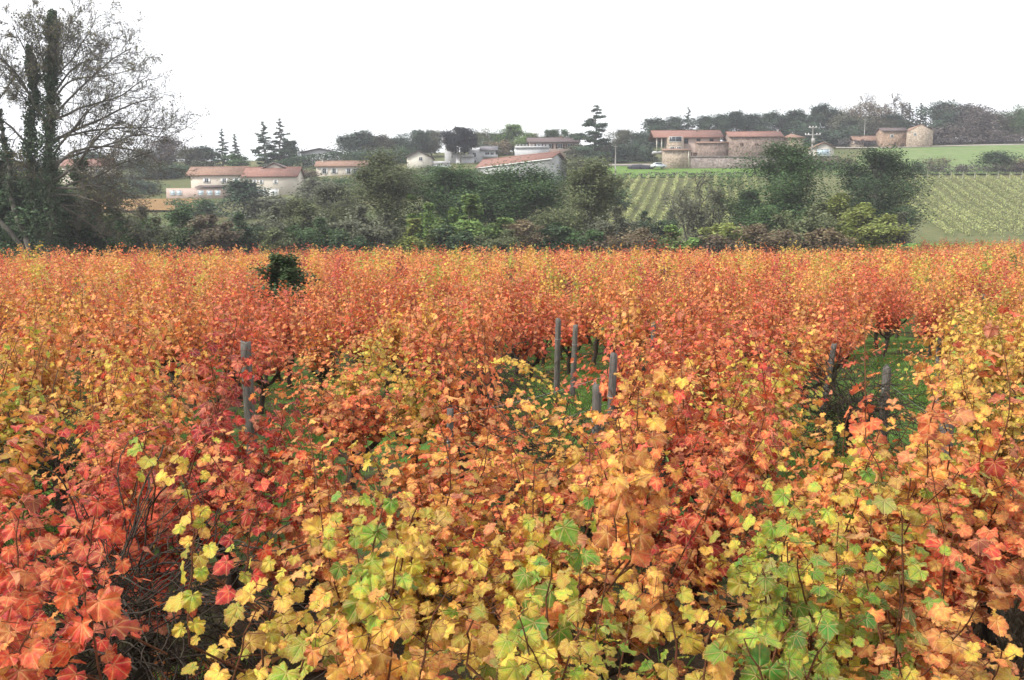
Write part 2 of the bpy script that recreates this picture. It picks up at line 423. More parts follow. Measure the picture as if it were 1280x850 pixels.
def vine_parts(seed, T, s0=.074, canes=14, k=6, petioles=True):
    r = np.random.RandomState(seed)
    tr = MB(); cn = MB(); lf = MB()
    h = r.uniform(.34, .5); a = r.uniform(0, 6.3); lean = r.uniform(.03, .12)
    tp = np.array([[math.cos(a)*lean*t+r.normal(0, .014), math.sin(a)*lean*t+r.normal(0, .014), h*t-.04] for t in np.linspace(0, 1, 7)])
    tr.tube(tp, np.array([.055, .043, .038, .036, .040, .048, .036])*r.uniform(.9, 1.15), 7)
    top = tp[-1]; out = []; heads = []
    na = r.randint(3, 5)
    for i in range(na):
        b = a+i*2*math.pi/na+r.normal(0, .3); L = r.uniform(.14, .26)
        ap = np.array([top+np.array([math.cos(b)*L*t, math.sin(b)*L*t, .02+L*.75*t*t])+r.normal(0, .01, 3)*(t > 0) for t in np.linspace(0, 1, 5)])
        ap[0] = top; tr.tube(ap, [.034, .028, .024, .026, .02], 6); heads.append(ap[-1])
    for i in range(canes):
        hd = heads[i % na]; b = r.uniform(0, 6.3); el = R(r.uniform(22, 84))
        d = np.array([math.cos(b)*math.cos(el), math.sin(b)*math.cos(el), math.sin(el)])
        L = r.uniform(.5, .95); up = i % 5 == 0
        if up: el = R(r.uniform(72, 88)); d = np.array([math.cos(b)*math.cos(el), math.sin(b)*math.cos(el), math.sin(el)]); L = r.uniform(.9, 1.25)
        p = grow_cane(r, hd, d, L, droop=.02 if up else .10)
        cn.tube(p, np.linspace(.0052, .0022, len(p)), 4 if k > 5 else 3, False)
        cane_leaves(r, p, out, r.normal(0, .06), top, s0, 1, .2)
    P = np.array([o[0] for o in out]); N = np.array([o[1] for o in out]); Y = np.array([o[2] for o in out])
    S = np.array([o[3] for o in out]); tn = np.array([o[4] for o in out]); rn = np.array([o[5] for o in out]); J = np.array([o[6] for o in out])
    scatter(lf, T, P, N, Y, S, tn, rn, r)
    if petioles:
        for a_, b_ in zip(J[::1], P[::1]): cn.tube(np.array([a_, b_]), [.0014, .0012], 3, False)
    return tr, cn, lf, (P, N, Y, S, tn, rn)

ORD = ['first', 'second', 'third', 'fourth', 'fifth', 'sixth', 'seventh', 'eighth', 'ninth', 'tenth', 'eleventh', 'twelfth', 'thirteenth', 'fourteenth', 'fifteenth', 'sixteenth', 'seventeenth', 'eighteenth', 'nineteenth', 'twentieth', 'twenty-first', 'twenty-second', 'twenty-third', 'twenty-fourth', 'twenty-fifth', 'twenty-sixth', 'twenty-seventh', 'twenty-eighth', 'twenty-ninth', 'thirtieth', 'thirty-first', 'thirty-second', 'thirty-third', 'thirty-fourth', 'thirty-fifth', 'thirty-sixth']

# smooth pseudo random field for colour patches
_ph = rs.uniform(0, 6.3, (10, 3)); _k = rs.normal(0, 1, (10, 2))
def field(x, y, s):
    v = 0
    for i in range(10): v = v+np.sin(_k[i, 0]*x*s+_k[i, 1]*y*s+_ph[i, 0])
    return v/math.sqrt(10)
# colour tendencies seen in the photograph: pixel, pixel radius, tone, weight
HUES = [(60, 640, 120, .10, 1.0), (50, 760, 120, .25, 1.0), (200, 820, 130, .40, .8), (300, 700, 110, .58, 1.0), (380, 800, 110, .66, 1.0), (330, 560, 120, .18, .8),
        (470, 700, 80, .78, .9), (560, 760, 90, .56, 1), (700, 760, 100, .70, 1), (850, 780, 120, .66, 1), (960, 780, 110, .84, 1), (1060, 720, 90, .72, .9),
        (1180, 700, 80, .28, 1), (1120, 600, 90, .55, .8), (640, 640, 90, .36, .7), (790, 560, 70, .45, .8), (930, 600, 110, .36, .8), (520, 560, 120, .36, .8),
        (100, 480, 120, .48, .7), (680, 430, 70, .12, 1), (400, 390, 90, .20, .6), (450, 450, 80, .50, .8), (760, 430, 50, .62, .8), (1060, 440, 80, .12, .9),
        (1230, 460, 80, .56, 1), (1120, 430, 60, .55, .7), (950, 500, 70, .5, .7), (870, 400, 100, .30, .6), (200, 400, 110, .34, .5), (80, 380, 80, .42, .6)]
def tone_at(x, Y):
    px, py = pxof(x, Y, 1.15)
    base = .395+.20*field(x, Y, 1.1)+.06*field(x+40, Y, .23)
    w = .42+0*px; acc = base*w
    for hx, hy, hr, t, ww in HUES:
        q = ww*2.2*np.exp(-((px-hx)**2+((py-hy)*1.4)**2)/(2*(hr*.62)**2)); acc = acc+q*t; w = w+q
    return acc/w

# vine positions: rows running across the view, slightly turned
ROT = R(5); GAPS = []
CAPS = []
for px_, hw, d0, d1 in ((672, 40, 7.6, 14.8), (735, 14, 10.0, 15.5), (1142, 32, 7.8, 18.5), (1092, 14, 7.0, 11.0), (310, 8, 6.6, 9.6), (757, 6, 7.1, 8.2), (1184, 8, 5.2, 6.7), (390, 5, 8.8, 13.2), (74, 16, 5.9, 8.6), (935, 5, 11, 13),
                        (165, 22, 2.7, 4.6), (1196, 8, 6.4, 7.4), (215, 10, 12, 13), (603, 6, 9.2, 11.4), (1063, 6, 8.2, 10.2), (348, 30, 23.4, 24.6), (702, 4, 5.4, 6.)):
    CAPS.append((px_, hw, d0, d1))
    for q in np.arange(d0, d1+.01, .6): GAPS.append(((px_-640)/F*q, q, hw/F*q))
vines = []
DY, DX = 1.16, 1.06
for ri in range(130):
    yy = 2.85+ri*DY
    for ci in range(-110, 111):
        x0 = (ci+(.5 if ri % 2 else 0))*DX
        x = x0*math.cos(ROT)-(yy)*math.sin(ROT)*.0+rs.normal(0, .13); Y = yy+x0*math.sin(ROT)+rs.normal(0, .12)
        if Y < 2.35: continue
        px, py = pxof(x, Y, 1.0)
        edge = np.interp(px, [-200, 0, 200, 330, 1120, 1150, 1400], [72, 72, 80, 99, 101, 134, 138])
        if not (-130 < px < 1410) or Y > edge: continue
        if any((x-gx)**2+(Y-gy)**2 < (gr+.30)**2 for gx, gy, gr in GAPS): continue
        if px > 1150 and Y < 4.85 and x > 2.2: continue
        if rs.rand() < (.02 if Y < 6 else .07 if Y < 30 else .2): continue
        vines.append((x, Y, ri, px))
vines += [((1125-640)/F*3.0, 3.0, 0, 1125), ((1160-640)/F*3.9, 3.9, 1, 1160), ((1185-640)/F*4.7, 4.7, 1, 1185), ((1262-640)/F*5.3, 5.3, 2, 1262)]
vis = sorted([v for v in vines if -25 < v[3] < 1305], key=lambda v: v[1])
near = vis[:300]; nearset = set(near); rest = [v for v in vines if v not in nearset]
print('vines', len(vines), 'near limit', near[-1][1])

HI = [vine_parts(100+i, LH, s0=.076, canes=24) for i in range(11)]
MI = [vine_parts(200+i, LM, s0=.078, canes=21, k=5, petioles=False) for i in range(9)]
HM = [(a.mesh('trunk', M['vwood'], True), b.mesh('canes', M['cane'], True), c.mesh('foliage', M['vine'], True)) for a, b, c, _ in HI]
MM = [(a.mesh('trunk', M['vwood'], True), b.mesh('canes', M['cane'], True), c.mesh('foliage', M['vine'], True)) for a, b, c, _ in MI]
def tonename(t):
    return ['crimson', 'deep red', 'red and orange', 'orange', 'amber orange', 'golden yellow', 'yellow and green', 'green'][int(np.clip((t+.02)*9.0, 0, 7.99))]
byrow = {}
for v in near: byrow.setdefault(v[2], []).append(v)
rows_sorted = sorted(byrow)
vine_objs = {}
for rr, rk in enumerate(rows_sorted):
    for ii, v in enumerate(sorted(byrow[rk], key=lambda q: q[3])):
        x, Y = v[0], v[1]; t = float(tone_at(x, Y))+rs.normal(0, .15)
        lab = '%s grapevine, %s from the left in the %s row from the camera' % (tonename(t), ORD[min(ii, 35)], ORD[rr])
        o = thing('grapevine', (x, Y, tz(x, Y)), lab, 'grapevine', 'grapevines in the autumn vineyard', rs.uniform(0, 6.28))
        hi = Y < 9.5
        ms = HM[rs.randint(len(HM))] if hi else MM[rs.randint(len(MM))]
        sc = rs.uniform(.92, 1.12)
        if Y < 3.3: sc = rs.uniform(.93, 1.03)
        wd = 1.12 if Y < 7 else .99
        o.scale = (sc*wd, sc*wd, sc*(rs.uniform(.94, 1.04) if Y < 4.2 else rs.uniform(.84, 1.18)))
        for nm, me in zip(('trunk', 'canes', 'foliage'), ms):
            c = link(nm, me, o)
            if nm == 'foliage': c.color = (t, 0, 0, 1)
        vine_objs[(round(x, 3), round(Y, 3))] = o
nearpos = np.array([(v[0], v[1]) for v in near]); nearlist = [vine_objs[(round(v[0], 3), round(v[1], 3))] for v in near]
def nearest_vine(x, Y): return nearlist[int(np.argmin(((nearpos-np.array([x, Y]))**2).sum(1)))]

# the thousands of further vines as one mass
mb = MB(); r = np.random.RandomState(55)
src = [p[3] for p in MI]
for (x, Y, ri, px) in rest:
    P, N, Yd, S, tn, rn = src[r.randint(len(src))]
    t = float(tone_at(x, Y))+r.normal(0, .19)+float(.17*field(x*2.6+5, Y*.5, .9)+.05*field(x, Y*.5+9, .35))*min(1, Y/30)+.035
    if Y < 12: T, cnt, k = LM, 330, 1.0
    elif Y < 38: T, cnt, k = LL, 230, 1.2
    elif Y < 65: T, cnt, k = LL, 120, 1.75
    else: T, cnt, k = LL, 80, 2.5
    top = np.where(P[:, 2] > (.0 if Y < 30 else .55))[0]
    idx = r.choice(top, min(cnt, len(top)), False)
    a = r.uniform(0, 6.28); ca, sa = math.cos(a), math.sin(a); Rm = np.array([[ca, sa, 0], [-sa, ca, 0], [0, 0, 1]])
    sc = r.uniform(.85, 1.15); szz = np.array([.8, .8, r.uniform(.72, 1.42)]) if Y > 18 else np.ones(3)
    scatter(mb, T, (P[idx]@Rm)*sc*szz+np.array([x, Y, tz(x, Y)]), N[idx]@Rm+r.normal(0, .2, (len(idx), 3)), Yd[idx]@Rm, S[idx]*k*sc, tn[idx]*.6+t, rn[idx], r)
dv = mb.obj('distant_vines', M['vine']); dv.color = (0, 0, 0, 1)
tag(dv, 'mass of red, orange and gold vines filling the far vineyard', 'vineyard', None, 'stuff')

# shoots that stand out from the canopy, each a part of the vine it grows from
def hero_shoot(px, py, Y, base_dz, tone, n, size, lean=(0, 0), seed=0, droop=.02, spread=.12):
    r = np.random.RandomState(seed)
    x, _, z = at(px, py, Y)
    v = nearest_vine(x, Y)
    bx, by = x-lean[0], Y-lean[1]
    p0 = np.array([bx, by, z-base_dz]); p3 = np.array([x, Y, z])
    ts = np.linspace(0, 1, max(6, n)); mid = (p0+p3)/2+np.array([lean[0]*-.3, 0, base_dz*.12])
    pts = np.array([(1-t)**2*p0+2*t*(1-t)*mid+t*t*p3 for t in ts])+r.normal(0, .004, (len(ts), 3))
    root = np.array([v.location.x, v.location.y, .5]); dv_ = root-p0; dv_ *= min(1, .3/np.linalg.norm(dv_[:2])); pts = np.vstack([p0+dv_*np.array([1, 1, 0])-np.array([0, 0, .25]), pts])
    out = []; cane_leaves(r, pts, out, 0, np.array([x, Y+.3, 0]), size, 2, 0.22, 1.0)
    m = MB(); m.tube(pts, np.linspace(.005, .002, len(pts)), 5, False)
    P = np.array([o[0] for o in out]); N = np.array([o[1] for o in out])+np.array([0, -.45, .1])+r.normal(0, .35, (len(out), 3)); Yd = np.array([o[2] for o in out])
    for o in out: m.tube(np.array([o[6], o[0]]), [.0016, .0013], 3, False)
    lf = MB(); scatter(lf, LH, P, N, Yd, np.array([o[3] for o in out]), np.array([o[4] for o in out]), np.array([o[5]*.75 for o in out]), r)
    inv = v.matrix_basis.inverted()
    s = m.obj('shoot', M['cane'], v, True); l = lf.obj('shoot_leaves', M['vine'], s, True)
    s.matrix_parent_inverse = inv; l.color = (tone, 0, 0, 1)
for i, a in enumerate([
        (800, 485, 3.7, .75, .47, 20, .092, (.05, 0)), (772, 520, 3.5, .6, .45, 14, .088, (-.06, 0)), (828, 540, 3.8, .6, .42, 14, .08, (.12, 0)), (745, 560, 3.6, .5, .5, 12, .08, (-.1, 0)),
        (480, 622, 3.0, .5, .96, 9, .094, (.06, 0)), (440, 668, 2.9, .4, .90, 9, .085, (-.05, 0)), (505, 680, 2.9, .4, .80, 8, .075, (.08, 0)), (690, 700, 2.7, .35, .98, 3, .1, (.02, 0)),
        (985, 650, 3.1, .5, .88, 11, .085, (.03, 0)), (940, 690, 3.0, .4, .84, 9, .08, (-.08, 0)), (1130, 690, 3.2, .5, .84, 10, .08, (.2, 0)), (1060, 675, 3.1, .5, .82, 10, .078, (.02, 0)),
        (250, 640, 3.1, .5, .80, 12, .07, (.06, 0)), (225, 575, 3.9, .5, .72, 11, .075, (-.06, 0)), (165, 535, 4.3, .3, .86, 6, .09, (-.1, 0)),
        (650, 770, 2.5, .35, .88, 8, .082, (-.05, 0)), (740, 760, 2.5, .35, .76, 9, .078, (.1, 0)), (460, 800, 2.4, .3, .47, 5, .1, (.03, 0)), (500, 770, 2.45, .3, .55, 6, .08, (.05, 0)),
        (560, 740, 2.6, .35, .62, 9, .075, (.1, 0)), (620, 700, 2.8, .35, .7, 9, .072, (.1, 0)), (900, 760, 2.5, .35, .70, 9, .078, (.05, 0)), (830, 730, 2.6, .35, .66, 9, .075, (-.05, 0)), (360, 700, 2.8, .45, .66, 12, .075, (.1, 0)), (320, 760, 2.5, .4, .70, 9, .075, (.1, 0)),
        (990, 780, 2.5, .3, 1.04, 8, .085, (.1, 0)), (930, 800, 2.4, .3, 1.0, 7, .085, (-.1, 0)), (1040, 790, 2.5, .3, .9, 8, .075, (.1, 0)), (400, 780, 2.45, .35, .86, 8, .08, (.1, 0)),
        (80, 690, 2.7, .45, .20, 12, .082, (-.1, 0)), (40, 780, 2.5, .3, .36, 9, .09, (.1, 0)),
        (130, 610, 3.3, .5, .16, 11, .085, (.1, 0)), (20, 640, 3.0, .5, .18, 12, .085, (.0, 0)), (330, 610, 3.6, .5, .08, 11, .078, (.1, 0)), (1235, 520, 4.8, .6, .58, 14, .08, (.05, 0)),
        (1190, 430, 8.0, .5, .58, 14, .08, (.05, 0)), (1215, 440, 8.2, .5, .55, 12, .08, (.15, 0)), (945, 450, 8.5, .5, .68, 12, .075, (.05, 0)), (700, 640, 4.0, .5, .74, 10, .075, (.1, 0)), (655, 480, 7.5, .6, .66, 12, .07, (-.03, 0)),
        (1080, 500, 7.5, .5, .3, 12, .08, (.05, 0)), (1030, 620, 4.4, .4, .42, 11, .078, (.05, 0)), (900, 560, 5.2, .4, .30, 12, .08, (.05, 0)), (560, 540, 6.2, .4, .34, 12, .08, (.05, 0)), (60, 500, 7., .4, .6, 12, .08, (.05, 0))]):
    hero_shoot(*a[:6], a[6]*.9, *a[7:], seed=900+i)
# arching golden shoot over the grassy gap
def arch():
    r = np.random.RandomState(5); Y = 9.5
    pp = [at(x, y, Y) for x, y in ((600, 462), (622, 452), (645, 452), (665, 464), (682, 480), (697, 500))]
    pts = np.array([[np.interp(t, range(6), [p[i] for p in pp]) for i in range(3)] for t in np.linspace(0, 5, 30)])
    v = nearest_vine(pts[0][0], Y); root = np.array([v.location.x, v.location.y, .55]); pts = np.vstack([root, pts])
    out = []; cane_leaves(r, pts, out, 0, pts[10], .062, 2, 0, 1.9)
    m = MB(); m.tube(pts, .004, 4, False); lf = MB()
    scatter(lf, LH, np.array([o[0] for o in out]), np.array([o[1] for o in out])+np.array([0, -.6, .3]), np.array([o[2] for o in out]), np.array([o[3] for o in out]), np.array([o[4] for o in out]), np.array([o[5]*.7 for o in out]), r)
    s = m.obj('arching_shoot', M['cane'], v, True); l = lf.obj('shoot_leaves', M['vine'], s, True)
    s.matrix_parent_inverse = v.matrix_basis.inverted(); l.color = (.66, 0, 0, 1)
bpy.context.view_layer.update(); arch()

# ------------------------------------------------------------------ vineyard posts and wires
def post(px, ytop, Y, w, label, lean=0.0, seed=0, h=None, mat='post'):
    r = np.random.RandomState(300+seed)
    x, _, z = at(px, ytop, Y); g = tz(x, Y); hh = z-g
    o = thing('vineyard_post', (x, Y, g), label, 'wooden post', 'weathered posts in the vineyard')
    m = MB(); k = 10; n = 14; th = np.arange(k)*2*np.pi/k
    prof = 1+r.uniform(-.14, .14, k); V = []
    for i in range(n):
        t = i/(n-1); rad = w/2*(1.08-.16*t)*prof*(1+r.normal(0, .03, k))
        zz = np.full(k, -.15+(hh+.15)*t)
        if i == n-1: zz = zz-np.abs(np.sin(th*1.0+r.uniform(0, 6)))*w*.45-r.uniform(0, .02, k)
        V.append(np.stack([rad*np.cos(th)+lean*t*hh, rad*np.sin(th), zz], 1))
    V = np.vstack(V+[[[lean*hh, 0, hh-w*.25]]])
    f = np.array([(i*k+j, i*k+(j+1) % k, (i+1)*k+(j+1) % k, (i+1)*k+j) for i in range(n-1) for j in range(k)])
    m.add(V, [f, np.array([((n-1)*k+j, (n-1)*k+(j+1) % k, n*k) for j in range(k)])])
    m.obj('stake', M[mat], o)
    wr = MB(); zz = hh*.72; tt = np.linspace(0, 2*math.pi, 13)
    wr.tube(np.stack([np.cos(tt)*w*.56+lean*zz, np.sin(tt)*w*.56, zz+.01*np.sin(tt)], 1), .0025, 4, False)
    wr.obj('wire_tie', M['wire'], o)
    return o
POSTS = [(560, 508, 7.6, .06, 'slim grey stake almost buried in orange leaves left of the central gap', .02),
         (312, 424, 9.6, .12, 'thick dark grey post standing alone on the left side, leaning', -.03),
         (761, 438, 8.2, .075, 'tall slim grey post at the right edge of the central grassy gap', .03),
         (746, 477, 7.9, .085, 'short split grey post touching the taller central post', .0),
         (696, 396, 14.5, .10, 'grey post above the back of the central grassy gap, left of two', .02),
         (716, 404, 14.2, .09, 'grey post above the back of the central grassy gap, right of two', .04),
         (817, 402, 14.0, .08, 'small grey post top poking out of the red vines', .0),
         (1107, 455, 10.8, .105, 'pale grey round post in the grassy clearing on the right', .02),
         (1184, 510, 6.6, .115, 'dark stump-like post with a flat top below the right clearing', .0),
         (1262, 602, 6.0, .10, 'dark post at the right edge beside bare ground', .02),
         (1178, 420, 12.5, .07, 'thin bluish grey post half hidden at the back of the right clearing', -.04),
         (1230, 366, 22.0, .09, 'far grey post tip near the right edge of the vineyard', .0),
         (1053, 384, 19.0, .08, 'far grey post tip among red vines above the clearing', .0),
         (166, 352, 27.0, .12, 'far dark post tip on the left side of the vineyard', .0),
         (1030, 428, 13.0, .08, 'slanting dark post between red vines left of the clearing', .15)]
for i, p in enumerate(POSTS): post(*p[:5], lean=p[5], seed=i)
def wire(a, b, label, sag=.03):
    pa, pb = np.array(at(*a)), np.array(at(*b)); t = np.linspace(0, 1, 20)[:, None]
    pts = pa+(pb-pa)*t-np.array([0, 0, 1])*sag*4*t*(1-t); m = MB(); m.tube(pts, .0013, 4, False)
    tag(m.obj('training_wire', M['wire']), label, 'wire', 'trellis wires')
wire((560, 520, 7.6), (757, 470, 8.2), 'upper training wire crossing the central grassy gap')
wire((560, 560, 7.6), (757, 505, 8.2), 'lower training wire crossing the central grassy gap')
wire((1107, 475, 10.8), (1184, 530, 6.6), 'training wire joining the pale post and the flat topped post')

# ------------------------------------------------------------------ ground
def grid_mesh(xs, ys, dz=0.0):
    X, Y = np.meshgrid(xs, ys); Z = terr(X, Y)+dz
    nx, ny = len(xs), len(ys); i = np.arange(ny-1)[:, None]*nx; j = np.arange(nx-1)[None]
    m = MB(); m.add(np.stack([X, Y, Z], -1).reshape(-1, 3), np.stack([i+j, i+j+1, i+nx+j+1, i+nx+j], -1).reshape(-1, 4)); return m
xs = np.concatenate([np.arange(-1000, -260, 40), np.arange(-260, -20, 3.), np.arange(-20, 20, .5), np.arange(20, 260, 3.), np.arange(260, 1001, 40)])
ys = np.concatenate([np.arange(-40, -2, 6), np.arange(-2, 30, .5), np.arange(30, 104, 3), np.arange(104, 400, 3.), np.arange(400, 1300, 30)])
tag(grid_mesh(xs, ys).obj('ground', M['ground'], None, True), kind='structure')
def drape(name, mat, rows, dz=.3, n=40):
    """rows: list of (Y, px_left, px_right)"""
    m = MB(); V = []
    rows2 = []
    for a, b in zip(rows[:-1], rows[1:]):
        k = max(2, int(abs(b[0]-a[0])/2.5))
        for i in range(k): t = i/k; rows2.append([a[q]*(1-t)+b[q]*t for q in range(3)])
    rows2.append(rows[-1])
    for Y, l, r_ in rows2:
        px = np.linspace(l, r_, n); x = (px-640)/F*Y; V.append(np.stack([x, 0*x+Y, terr(x, 0*x+Y)+dz], 1))
    ny = len(rows2); i = np.arange(ny-1)[:, None]*n; j = np.arange(n-1)[None]
    m.add(np.vstack(V), np.stack([i+j, i+j+1, i+n+j+1, i+n+j], -1).reshape(-1, 4))
    return tag(m.obj(name, mat, None, True), kind='structure')
drape('vineyard_slope', M['slope'], [(150, 770, 1420), (232, 770, 1420)], .15)
drape('meadow', M['meadow'], [(233, 755, 1010), (256, 740, 1010)], .3)
drape('pasture', M['meadow2'], [(236, 1035, 1420), (262, 1050, 1420), (305, 1090, 1420)], .3, 60)
drape('lawn', M['lawn'], [(137, 1115, 1420), (156, 1115, 1420)], .12)
drape('field_track', M['track'], [(302, 1035, 1180), (307, 1035, 1420)], .45)
drape('farm_track', M['track'], [(257, 740, 880), (261, 740, 880)], .35)
drape('autumn_slope', M['orange'], [(196, 60, 270), (216, 60, 265)], .5)

# grass and fallen leaves between the vines
r = np.random.RandomState(31)
N_ = 320000
Yg = 2.2+(r.rand(N_)**.75)*22; pg = r.uniform(-60, 1340, N_); xg = (pg-640)/F*Yg
gapw = np.zeros(N_)
for gx, gy, gr in GAPS: gapw = np.maximum(gapw, np.exp(-((xg-gx)**2+(Yg-gy)**2)/(2*(gr*.8+.25)**2)))
dryc = (xg > 2.1) & (Yg < 6.2)
keep = (r.rand(N_) < (.07+gapw)*np.clip(.5+.6*field(xg, Yg, 2.2), .1, 1)*np.clip((Yg-3.5)/4, .12, 1)) | (dryc & (r.rand(N_) < .9))
xg, Yg, dryc = xg[keep], Yg[keep], dryc[keep]; n = len(xg)
a = r.uniform(0, 6.28, n); hgt = r.uniform(.04, .13, n)*np.where(dryc, 1.1, 1); w = r.uniform(.0011, .003, n)*(1+Yg*.10)
dx, dy = np.cos(a), np.sin(a); zg = terr(xg, Yg); bend = r.uniform(.2, .9, n)*hgt
V = np.stack([np.stack([xg-dy*w, Yg+dx*w, zg-.01], 1), np.stack([xg+dy*w, Yg-dx*w, zg-.01], 1), np.stack([xg+dx*bend*.4+dy*w*.6, Yg+dy*bend*.4-dx*w*.6, zg+hgt*.65], 1), np.stack([xg+dx*bend, Yg+dy*bend, zg+hgt], 1)], 1)
for nm, mk, colr in (('grass', ~dryc, (.14, .25, .055, 1)), ('dry_grass', dryc, (.125, .095, .062, 1))):
    c = int(mk.sum()); m = MB(); d = np.zeros((c, 4, 3)); d[:, :, 0] = r.uniform(.1, .8, c)[:, None]; d[:, :, 1] = r.rand(c)[:, None]
    m.add(V[mk].reshape(-1, 3), (np.array([[0, 1, 2, 3]])+np.arange(c)[:, None]*4), d.reshape(-1, 3))
    o = m.obj(nm, M['fol']); o.color = colr
    tag(o, 'green grass growing in the gaps between the vines' if nm == 'grass' else 'dry brown grass in the bare corner at lower right', 'grass', None, 'stuff')
n = 5000; Yl = 2.3+(r.rand(n)**.8)*20; xl = (r.uniform(-40, 1320, n)-640)/F*Yl
m = MB(); scatter(m, LM, np.stack([xl, Yl, terr(xl, Yl)+.03], 1), np.array([[0, 0, 1.]])+r.normal(0, .35, (n, 3)), r.normal(0, 1, (n, 3)), r.uniform(.05, .1, n), r.uniform(.25, .6, n), r.uniform(.7, 1, n), r)
fl = m.obj('fallen_leaves', M['vine']); fl.color = (0, 0, 0, 1)
tag(fl, 'fallen brown and orange vine leaves lying on the soil', 'leaf litter', None, 'stuff')
# tangles of dead vine wood in the dark hollows
def tangle(px, py, Y, rad, label, seed):
    r = np.random.RandomState(seed); x, _, _ = at(px, py, Y); g = tz(x, Y); m = MB()
    o = thing('dead_vine', (x, Y, g), label, 'dead vine', 'dead vines among the living ones'); o.scale = (1.35, 1.35, 1.3)
    t = MB(); t.tube([[0, 0, -.05], [.02, .01, .15], [-.01, .03, .3], [.03, 0, .42]], [.06, .05, .045, .055], 8); t.obj('trunk', M['vwood'], o, True)
    for i in range(300):
        p = r.normal(0, .12, 3)+np.array([0, 0, .42]); d = r.normal(0, 1, 3); d[2] = abs(d[2])*.6
        pts = [p]
        for k in range(11):
            d = d/np.linalg.norm(d)+r.normal(0, .22, 3)+np.array([0, 0, -.07]); q = pts[-1]+d*.055
            pts.append(q)
        m.tube(np.array(pts), r.uniform(.0015, .004), 3, False)
    m.obj('twigs', M['vwood'], o)
tangle(168, 800, 4.3, .4, 'dark leafless vine tangle in the hollow at lower left', 1)
tangle(72, 585, 7.8, .4, 'dark leafless vine in the gap on the left', 2)
tangle(604, 450, 11.4, .4, 'dark leafless vine beside the central grassy gap', 3)
tangle(1064, 520, 10.2, .4, 'dark leafless vine left of the right clearing', 4)
tangle(690, 600, 7.2, .4, 'dark leafless vine in the small hollow below the central gap', 5)

